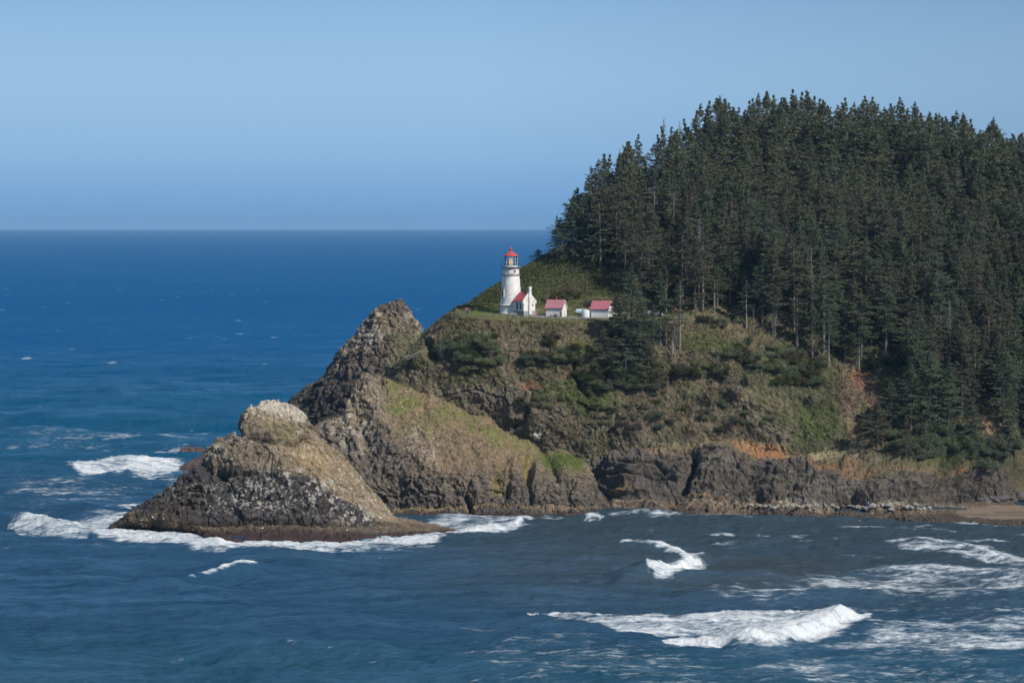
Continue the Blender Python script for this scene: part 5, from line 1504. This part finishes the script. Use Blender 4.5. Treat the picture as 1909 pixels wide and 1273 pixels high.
# spread candidates evenly over the ground: weight by cell area
cand = rng.permutation(cand)
grid = {}; pts = []
DM = 4.3
for i in cand[:200000]:
    x, y = fl['X'][i], fl['Y'][i]
    if rng.random() > (0.5 if y < 1100 else 1): continue
    gx, gy = int(x // DM), int(y // DM)
    bad = False
    for a in (-1, 0, 1):
        for b_ in (-1, 0, 1):
            for (x2, y2) in grid.get((gx + a, gy + b_), ()):
                if (x - x2) ** 2 + (y - y2) ** 2 < DM * DM: bad = True; break
            if bad: break
        if bad: break
    if bad: continue
    grid.setdefault((gx, gy), []).append((x, y)); pts.append(i)
trees = []
for i in pts:
    x, y, z, px, py = [fl[k][i] for k in ('X', 'Y', 'Z', 'PX', 'PY')]
    zt = H - (np.interp(px, sxv, syv) - EYE) * y / F
    avail = zt - z
    if avail < 3.5: continue
    h = rng.uniform(17, 27)
    if rng.random() < .2: h *= .62
    if px < 1150: h = min(h, rng.uniform(9, 20))
    if fl['PY'][i] - np.interp(px, sxv, syv) < 215: h = max(h, avail * .9)
    h = min(h, 33)
    sil = h > avail * .88
    if px < 1295 and z > 52 and rng.random() < .30: continue
    if sil: h = avail * (rng.uniform(.93, 1.06) if px > 1295 else rng.uniform(.72, 1.06))
    trees.append((y, x, z, px, py, h, sil))
trees.sort()
print('TREES', len(trees))
def tree_label(px, py, sil, kind, low):
    if kind == 'snag': return 'bare grey dead tree standing among the green spruces', 'dead trees in the forest'
    if sil and px > 1270: return 'dark spruce on the forest skyline along the top of the headland', 'spruces along the skyline'
    if sil: return 'dark windswept spruce on the seaward edge of the forest', 'spruces on the seaward edge'
    if low and kind == 'open': return 'spruce with a bare pale lower trunk at the bottom edge of the forest', 'bare-trunked spruces at the forest edge'
    if low: return 'bushy spruce at the bottom edge of the forest above the cliff', 'spruces at the forest edge'
    if px > 1650: return 'dark green spruce in the close forest on the right of the headland', 'spruces of the right-hand forest'
    return 'dark green spruce in the close forest on the middle of the headland', 'spruces of the middle forest'
NT = 262
extra = []
beyond = [t_ for t_ in trees if t_[1] * F / t_[0] + 954.5 > 1960]
trees = [t_ for t_ in trees if t_[1] * F / t_[0] + 954.5 <= 1960] + beyond
NT = min(NT, len(trees) - len(beyond))
for n_, (y, x, z, px, py, h, sil) in enumerate(trees):
    lowe = py > np.interp(px, fxv, fyv) - 34 and px > 1140
    if n_ < NT:
        u = rng.random()
        if lowe and px < 1700: kind = 'open' if u < .7 else ('thin' if u < .8 else 'dense')
        elif px < 1290: kind = 'wide' if u < .2 else ('sky' if u < .55 else ('open' if u < .8 else 'thin'))
        elif sil: kind = 'sky' if u < .85 else ('dense' if u < .94 else 'thin')
        else: kind = 'dense' if u < .93 else 'open'
        if u > .985: kind = 'snag'
        kd = SN[n_ % 2] if kind == 'snag' else KD[kind][rng.integers(len(KD[kind]))]
        lab, grp = tree_label(px, py, sil, kind, lowe)
        mt = ('leafB' if rng.random() < .4 else 'leafA', 'palebark' if (kind == 'snag' or (lowe and rng.random() < .4)) else 'bark')
        place_tree(kd, (x, y, z - .3), h, lab, grp, mt, name='dead_tree' if kind == 'snag' else 'spruce_tree')
    else:
        extra.append((x, y, z, h))
# what stands behind those: one mass of forest
Vs = []
for (x, y, z, h) in extra:
    k = LOWT[rng.integers(4)]; a = rng.uniform(0, 6.28); s_ = h / 25; w = s_ ** .4
    V = k['V']; c, sn = math.cos(a), math.sin(a)
    if rng.random() < .15: s_ *= .85
    Vs.append(np.stack([(V[:, 0] * c - V[:, 1] * sn) * w + x, (V[:, 0] * sn + V[:, 1] * c) * w + y, V[:, 2] * s_ + z - .3], 1))
if Vs:
    V = np.concatenate(Vs)
    tag(link('forest', np_mesh('forest', V, Q=np.arange(len(V)).reshape(-1, 4), smooth=False), None, M['leafA']), 'mass of dark spruces filling the top of the headland behind the nearer trees', 'forest', kind='stuff')

# trees placed one by one
SPEC = [ # px, py of the foot, py of the top, kind, index, label
 (1148, 672, 543, 'dense', 4, 'broad dark spruce standing in front of the right oil house'),
 (1178, 660, 492, 'dense', 0, 'tall dark spruce just right of the right oil house'),
 (1196, 690, 560, 'dense', 3, 'dense spruce in the foreground clump below the terrace'),
 (1168, 705, 590, 'wide', 2, 'low broad spruce at the front of the foreground clump'),
 (1126, 690, 606, 'wide', 1, 'low dark spruce leaning left below the right oil house'),
 (1138, 715, 640, 'wide', 0, 'small grey-green spruce lowest in the foreground clump'),
 (1210, 715, 620, 'wide', 1, 'ragged grey-green spruce at the lower right of the foreground clump'),
 (1232, 640, 498, 'dense', 4, 'slender dark spruce behind the two thin ones right of the clump'),
 (1243, 665, 500, 'thin', 1, 'sparse grey spruce with a visible straight trunk right of the clump'),
 (1267, 648, 520, 'thin', 0, 'thin spruce with a long bare trunk, right of the sparse grey one'),
 (1218, 672, 570, 'open', 3, 'narrow spruce with a bare foot between the clump and the thin spruces'),
 (1255, 655, 598, 'thin', 1, 'short thin spruce with a pale trunk below the terrace edge'),
 (1311, 578, 430, 'open', 1, 'tall spruce with the longest bare pale trunk at the forest edge'),
 (1303, 572, 440, 'open', 0, 'tall bare-trunked spruce just left of the longest pale trunk'),
 (1390, 610, 520, 'thin', 0, 'thin spruce on the cliff edge with a pale trunk'),
 (1421, 606, 480, 'open', 2, 'spruce with a pale lower trunk right of the thin cliff-edge one'),
 (1445, 625, 520, 'open', 3, 'spruce half way along the cliff edge with a dark crown'),
 (1515, 668, 560, 'open', 2, 'bare-trunked spruce at the cliff edge above the green slope'),
 (1545, 680, 570, 'open', 0, 'spruce with a pale trunk above the orange landslip'),
 (1600, 690, 585, 'open', 3, 'spruce right above the top of the orange landslip'),
 (1638, 830, 742, 'wide', 1, 'dark leaning spruce above the grassy ramp at the bench end'),
 (1660, 812, 708, 'wide', 0, 'dark bushy spruce right of the grassy ramp'),
 (1700, 796, 676, 'dense', 2, 'broad brownish spruce on the lower right slope'),
 (1735, 800, 650, 'wide', 2, 'largest broad spruce on the lower right slope'),
 (1768, 798, 668, 'dense', 0, 'dark spruce right of the largest broad one on the lower slope'),
 (1727, 850, 788, 'thin', 0, 'small grey spruce alone on the low green slope'),
 (1775, 845, 760, 'thin', 1, 'thin pale-trunked spruce above the low cliff'),
 (1800, 770, 640, 'dense', 3, 'dark spruce standing left of the leaning pale trunk'),
 (1838, 745, 610, 'dense', 1, 'tall dark spruce left of the right-hand gully'),
 (1872, 790, 640, 'dense', 2, 'dark spruce beside the right-hand gully'),
 (1895, 770, 600, 'dense', 0, 'dark spruce at the right edge beside the gully'),
 (1690, 850, 770, 'dense', 1, 'short dark spruce at the left end of the low green slope'),
 (1755, 838, 762, 'wide', 1, 'bushy dark spruce in the middle of the low green slope'),
 (1812, 835, 750, 'wide', 0, 'dark spruce left of the ochre scar above the beach'),
 (1885, 850, 730, 'dense', 4, 'dark narrow spruce above the beach at the right edge'),
 (1852, 350, 226, 'thin', 0, 'lone spruce with a tiered flat top on the right skyline'),
]
for px, py, tp, kind, ix, lab in SPEC:
    if py < 500:
        Yv = 1196.0; zg = H - (py - EYE) * Yv / F; p = Vector(((px - 954.5) * Yv / F, Yv, zg))
    else:
        p = on('headland', px, py)
    h = (py - tp) * p.y / F
    kd = KD[kind][ix]
    pale = kind in ('open', 'thin')
    place_tree(kd, p - Vector((0, 0, .4)), h, lab, None, ('leafB' if ix == 1 else 'leafA', 'palebark' if pale else 'bark'), wid=max(.55, min(1.1, h / kd['h'] * 1.05)) if kind != 'thin' else .9)
for k_, (px, py, tp, lab) in enumerate([(1260, 690, 605, 'bare pale snag on the slope right of the foreground clump'), (1404, 622, 575, 'bare pale snag on the cliff edge below the forest'), (1196, 715, 660, 'small dead grey tree at the foot of the foreground clump'), (1300, 680, 640, 'small bare tree on the brushy slope below the terrace'),
                               (1835, 740, 680, 'bleached curved snag in front of the dark right-hand trees'), (1858, 745, 712, 'short bleached stump tree at the right above the ochre scar'), (1238, 245 + 110, 216, 'dead pale-topped tree on the left forest skyline'), (1157, 400, 275, 'bare thin dead tree on the left forest skyline'), (1268, 355, 222, 'dead grey tree left of the first dense skyline group'), (1245, 745, 700, 'small white dead tree among the cliff shrubs'), (1340, 700, 655, 'small grey dead tree among the cliff shrubs, right of the white one')]):
    if py < 500:
        Yv = 1165.0; p = Vector(((px - 954.5) * Yv / F, Yv, H - (py - EYE) * Yv / F))
    else: p = on('headland', px, py)
    kd = SN[k_ % 2]; h = (py - tp) * p.y / F
    place_tree(kd, p - Vector((0, 0, .3)), h, lab, None, ('leafA', 'palebark'), wid=max(.5, h / kd['h']), name='dead_tree')

# ============================================================ shrubs
def shrub_mesh(seed, n=900, rx=2.2, rz=1.5, lobes=6, lq=(.14, .3)):
    r = np.random.default_rng(seed)
    c = r.normal(size=(lobes, 3)) * np.array([rx * .5, rx * .5, rz * .25]) + np.array([0, 0, rz * .45])
    k = r.integers(lobes, size=n)
    d = r.normal(size=(n, 3)); d /= np.linalg.norm(d, axis=1, keepdims=True)
    P = c[k] + d * (r.random(n) ** .4)[:, None] * np.array([rx * .5, rx * .5, rz * .55])
    P[:, 2] = np.abs(P[:, 2])
    D = d * .25 + r.normal(size=(n, 3)) * .7 + np.array([0, 0, .3]); D /= np.linalg.norm(D, axis=1, keepdims=True)
    V = leaf_quads(P, D, r.uniform(*lq, n), r.uniform(lq[0] * .5, lq[1] * .55, n), r)
    return np_mesh('leaves', V, Q=np.arange(len(V)).reshape(-1, 4), smooth=False)
SH = [shrub_mesh(700 + i, 2800, 2.2, 1.7, 9, (.09, .2)) for i in range(5)]
def stems(seed):
    r = np.random.default_rng(seed); m = MB()
    for i in range(9):
        e = Vector(r.normal(size=3) * np.array([.8, .8, .2]) + np.array([0, 0, 1.1])); m.tube((r.normal() * .1, r.normal() * .1, -.3), e, .06, .02, 4)
    me = bpy.data.meshes.new('stems'); me.from_pydata(m.v, [], m.f); me.materials.append(M['bark']); return me
ST = [stems(i) for i in range(3)]
for me in SH: me.materials.append(M['leafshrub'])
def shrub(px, py, s, label, group, mat='leafshrub', flat=.9):
    if mat == 'leafshrub': mat = ['leafshrub', 'leafshrub', 'leafbright', 'leafA', 'leafdry'][rng.integers(5)]
    flat = rng.uniform(.6, 1.15)
    p = on('headland', px, py)
    o = empty('shrub', p - Vector((0, 0, .2)), rng.uniform(0, 6.28)); tag(o, label, 'shrub', group)
    o.scale = (s, s, s * flat)
    a = bpy.data.objects.new('leaves', SH[rng.integers(5)]); COL.objects.link(a); a.parent = o
    if mat != 'leafshrub':
        a.material_slots[0].link = 'OBJECT'; a.material_slots[0].material = M[mat]
    b_ = bpy.data.objects.new('stems', ST[rng.integers(3)]); COL.objects.link(b_); b_.parent = o
def shrubs(n, cx, cy, rx, ry, smin, smax, label, group, mat='leafshrub', flat=.8):
    for _ in range(n):
        a = rng.uniform(0, 6.28); q = rng.random() ** .5
        shrub(cx + math.cos(a) * rx * q, cy + math.sin(a) * ry * q, rng.uniform(smin, smax), label, group, mat, flat)
shrubs(16, 862, 640, 32, 18, .7, 1.2, 'dark green shrub in the clump on the cliff below the left end of the terrace', 'shrubs below the left end of the terrace')
shrubs(14, 905, 640, 20, 22, .7, 1.2, 'dark evergreen shrub on the cliff below the tower', 'shrubs below the tower')
shrubs(12, 880, 680, 46, 14, .6, 1.1, 'dark shrub low on the cliff at the head of the grassy hump', 'shrubs above the grassy hump')
shrubs(9, 1028, 632, 14, 12, .5, 1.0, 'dark shrub on the pale slope below the left oil house', 'shrubs below the left oil house')
shrubs(16, 1015, 672, 45, 12, .6, 1.1, 'green shrub in the middle of the cliff below the oil houses', 'shrubs in the middle of the cliff')
shrubs(12, 1065, 660, 26, 14, .6, 1.1, 'green shrub left of the foreground spruce clump', 'shrubs left of the spruce clump')
shrubs(18, 1115, 700, 34, 24, .7, 1.2, 'green shrub at the foot of the foreground spruce clump', 'shrubs at the foot of the spruce clump')
shrubs(16, 1185, 715, 50, 14, .6, 1.1, 'shrub on the slope below the foreground spruce clump', 'shrubs below the spruce clump')
shrubs(18, 1300, 695, 60, 18, .6, 1.2, 'green shrub on the brushy slope below the middle of the forest', 'shrubs below the middle forest')
shrubs(18, 1395, 660, 50, 30, .6, 1.2, 'grey-green shrub on the upper cliff left of the green slope', 'shrubs of the upper cliff')
shrubs(20, 1190, 765, 90, 34, .4, .8, 'low scrub growing between the outcrops of the middle cliff', 'scrub of the middle cliff')
shrubs(16, 1370, 775, 80, 30, .4, .8, 'low scrub on the brown cliff above the orange bank', 'scrub above the orange bank')
shrubs(10, 1010, 745, 50, 20, .4, .8, 'low scrub on the cliff right of the grassy hump', 'scrub right of the hump')
shrubs(24, 1480, 690, 55, 35, .7, 1.3, 'green shrub on the slope below the forest edge, above the green patch', 'shrubs above the green patch')
shrubs(16, 1640, 670, 40, 22, .6, 1.2, 'green shrub beside the top of the orange landslip', 'shrubs round the landslip')
shrubs(22, 1730, 830, 60, 26, .8, 1.5, 'dark bushy shrub covering the low green slope left of the beach', 'shrubs of the low green slope', 'leafA')
shrubs(18, 1850, 845, 45, 26, .8, 1.5, 'dark shrub on the slope above the beach', 'shrubs above the beach', 'leafA')
shrubs(18, 1660, 790, 40, 30, .6, 1.2, 'dark shrub at the foot of the lower right slope', 'shrubs of the lower right slope')
shrubs(16, 1800, 815, 60, 24, .6, 1.1, 'shrub above the low cliff at the right', 'shrubs above the right-hand cliff')
shrubs(8, 1350, 600, 50, 8, .5, .9, 'low shrub along the lip of the cliff right of the thin spruces', 'shrubs on the cliff lip')
shrubs(12, 1060, 560, 60, 14, .6, 1.0, 'dark shrub on the slope behind the oil houses', 'shrubs behind the oil houses')

# ============================================================ ground cover, grass
def mat_cover():
    m = bpy.data.materials.new('ground_cover_leaves'); m.use_nodes = True
    n, l = m.node_tree.nodes, m.node_tree.links; n.clear()
    out = n.new('ShaderNodeOutputMaterial'); d = n.new('ShaderNodeBsdfDiffuse'); a = n.new('ShaderNodeAttribute'); a.attribute_name = 'Col'
    l.new(a.outputs['Color'], d.inputs['Color']); l.new(d.outputs[0], out.inputs['Surface']); return m
M['cover'] = mat_cover()
def cover(key, weight, n, lq, name, label, tint=(1, 1, 1), var=.35, up=.5, mixc=None, mixk=0):
    T_ = TERR[key]; w = weight.ravel()
    ids = np.flatnonzero(w > .02)
    pr = w[ids] / w[ids].sum()
    i = rng.choice(ids, n, p=pr)
    P = np.stack([T_['X'].ravel()[i], T_['Y'].ravel()[i], T_['Z'].ravel()[i]], 1)
    N_ = T_['N'].reshape(-1, 3)[i]
    P = P + rng.normal(size=(n, 3)) * .25 + N_ * rng.uniform(0, lq[1], (n, 1))
    D = N_ * .5 + np.array([0, 0, up]) + rng.normal(size=(n, 3)) * .55; D /= np.linalg.norm(D, axis=1, keepdims=True)
    V = leaf_quads(P, D, rng.uniform(*lq, n), rng.uniform(lq[0] * .35, lq[1] * .5, n), rng)
    c = COLS[key].reshape(-1, 3)[i] * np.array(tint)
    if mixc is not None:
        k = (rng.random((n, 1)) * mixk); c = c * (1 - k) + np.array(mixc) * k
    c = c * rng.uniform(1 - var, 1 + var, (n, 1))
    tag(link(name, np_mesh(name, V, Q=np.arange(len(V)).reshape(-1, 4), smooth=False, col=np.repeat(c, 4, 0)), None, M['cover']), label, kind='stuff')
T = TERR['headland']; PXh, PYh = T['PX0'], T['PY0']
rw = np.arange(T['X'].shape[0])[:, None] * np.ones(T['X'].shape)
nz = fbm(T['X'] / 7, T['Y'] / 7, T['Z'] / 7, 900, 3)
veg = (1 - ROCKH) * (rw > 100) * (1 - TERRH) * (rw < nmax - 40) * (1 - SANDH) * (PXh > 740)
cover('headland', veg * sst(-.4, .1, nz), 120000, (.14, .36), 'undergrowth', 'low brush and grass covering the headland slopes', var=.3, mixc=(.085, .105, .045), mixk=.6)
slopeb = veg * (rw > 330) * (PXh < 1300)
cover('headland', slopeb, 50000, (.14, .34), 'salal_thicket', 'green thicket on the slope behind the lighthouse', var=.45, mixc=(.066, .086, .026), mixk=.7)
cover('headland', TERRH * (1 - PATHH), 16000, (.06, .14), 'lawn_grass', 'mown grass on the lighthouse terrace', var=.25)
cover('middle', (1 - ROCKM) * np.ones_like(TERR['middle']['X']), 45000, (.08, .20), 'hump_grass', 'tan and green grass on the middle hump', var=.3)
cover('front', TANS, 14000, (.07, .16), 'stack_grass', 'dry tan grass on the right flank of the nearest stack', var=.25)

# ============================================================ boulders and gulls
def boulder_mesh(seed):
    import bmesh
    bm = bmesh.new(); bmesh.ops.create_icosphere(bm, subdivisions=3, radius=1)
    co = np.array([v.co[:] for v in bm.verts])
    f1, f2, _ = worley(co[:, 0] * 1.1 + seed, co[:, 1] * 1.1, co[:, 2] * 1.1, seed)
    d = 1 + .35 * fbm(co[:, 0] * .9 + seed, co[:, 1] * .9, co[:, 2] * .9, seed, 3) - .25 * (.6 - f1)
    for v, k in zip(bm.verts, d): v.co = v.co * k; v.co.z *= .7
    me = bpy.data.meshes.new('boulder'); bm.to_mesh(me); bm.free()
    me.polygons.foreach_set('use_smooth', [True] * len(me.polygons)); me.set_sharp_from_angle(angle=R(28)); return me
BM = [boulder_mesh(i) for i in range(4)]
M['boulder'] = mat_plain('pale_boulder', (.26, .24, .205), .9, .2, 2.0, dirt=(.10, .09, .08), bump=.5)
M['boulderd'] = mat_plain('dark_boulder', (.09, .083, .08), .9, .2, 2.0, bump=.5)
for me in BM: me.materials.append(M['boulder'])
def boulders(n, cx, cy, rx, ry, s0, s1, label, group, mat='boulder'):
    for _ in range(n):
        a = rng.uniform(0, 6.28); q = rng.random() ** .5; s_ = rng.uniform(s0, s1)
        p = on('headland', cx + math.cos(a) * rx * q, cy + math.sin(a) * ry * q)
        o = bpy.data.objects.new('boulder', BM[rng.integers(4)]); COL.objects.link(o)
        o.location = p + Vector((0, -.1, s_ * .2)); o.scale = (s_ * rng.uniform(.8, 1.5), s_, s_ * rng.uniform(.7, 1.1)); o.rotation_euler = (0, 0, rng.uniform(0, 6.28))
        if mat != 'boulder': o.material_slots[0].link = 'OBJECT'; o.material_slots[0].material = M[mat]
        tag(o, label, 'boulder', group)
boulders(34, 1660, 946, 75, 6, .35, 1.1, 'pale boulder in the rubble at the cliff foot left of the beach', 'boulders left of the beach')
boulders(20, 1540, 946, 60, 4, .25, .7, 'pale stone on the shore below the sea cave', 'stones below the sea cave')
boulders(22, 1430, 945, 70, 4, .25, .7, 'pale stone on the ledge left of the sea cave', 'stones left of the sea cave')
boulders(14, 1870, 930, 40, 4, .5, 1.3, 'dark boulder at the back of the beach', 'boulders at the back of the beach', 'boulderd')
boulders(1, 1902, 930, 2, 1, 2.4, 2.6, 'largest dark boulder on the beach at the right edge', None, 'boulderd')
M['gull'] = mat_plain('white_plumage', (.8, .8, .78), .7, .03); M['gullgrey'] = mat_plain('grey_plumage', (.35, .37, .4), .7, .05)
def gull(key, px, py, label, s=1.25):
    p = on(key, px, py); o = empty('gull', p, rng.uniform(0, 6.28), s); tag(o, label, 'bird', 'gulls resting on the sea stacks')
    MB().ball((0, 0, .24), .12, 8, sx=2.0, sz=1.0).ball((.24, 0, .42), .07, 8).tube((.15, 0, .28), (.24, 0, .42), .06, .05).tube((.3, 0, .42), (.4, 0, .4), .02, .008).build('body', M['gull'], o, smooth=True)
    MB().ball((-.06, .09, .27), .1, 8, sx=2.4, sy=.4, sz=.7).ball((-.06, -.09, .27), .1, 8, sx=2.4, sy=.4, sz=.7).build('wing', M['gullgrey'], o, smooth=True)
    MB().tube((.02, .05, .15), (.02, .05, 0), .012, n=4).tube((.02, -.05, .15), (.02, -.05, 0), .012, n=4).build('leg', M['orange'], o)
for px, py in [(284, 965), (303, 968), (262, 973), (488, 985), (648, 991), (430, 858), (470, 752), (500, 748), (520, 748), (540, 756), (620, 900), (655, 912), (700, 935), (560, 880), (480, 930), (410, 930)]:
    gull('front', px, py, 'tiny white gull resting on the nearest sea stack')
for px, py in [(815, 830), (750, 760), (690, 715), (770, 850), (640, 800)]:
    gull('middle', px, py, 'tiny white gull resting on the middle grassy hump')

# ============================================================ air
hz = MB().box(-16000, 16000, -600, 56000, -6, 150)
mh = bpy.data.materials.new('haze'); mh.use_nodes = True
nn, ll = mh.node_tree.nodes, mh.node_tree.links; nn.clear()
oo = nn.new('ShaderNodeOutputMaterial'); pv = nn.new('ShaderNodeVolumePrincipled')
pv.inputs['Color'].default_value = (0.385, 0.68, 1.0, 1); pv.inputs['Density'].default_value = HAZE; pv.inputs['Anisotropy'].default_value = 0.0
ll.new(pv.outputs[0], oo.inputs['Volume'])
hob = hz.build('haze', mh); tag(hob, 'thin blue sea air', kind='stuff')
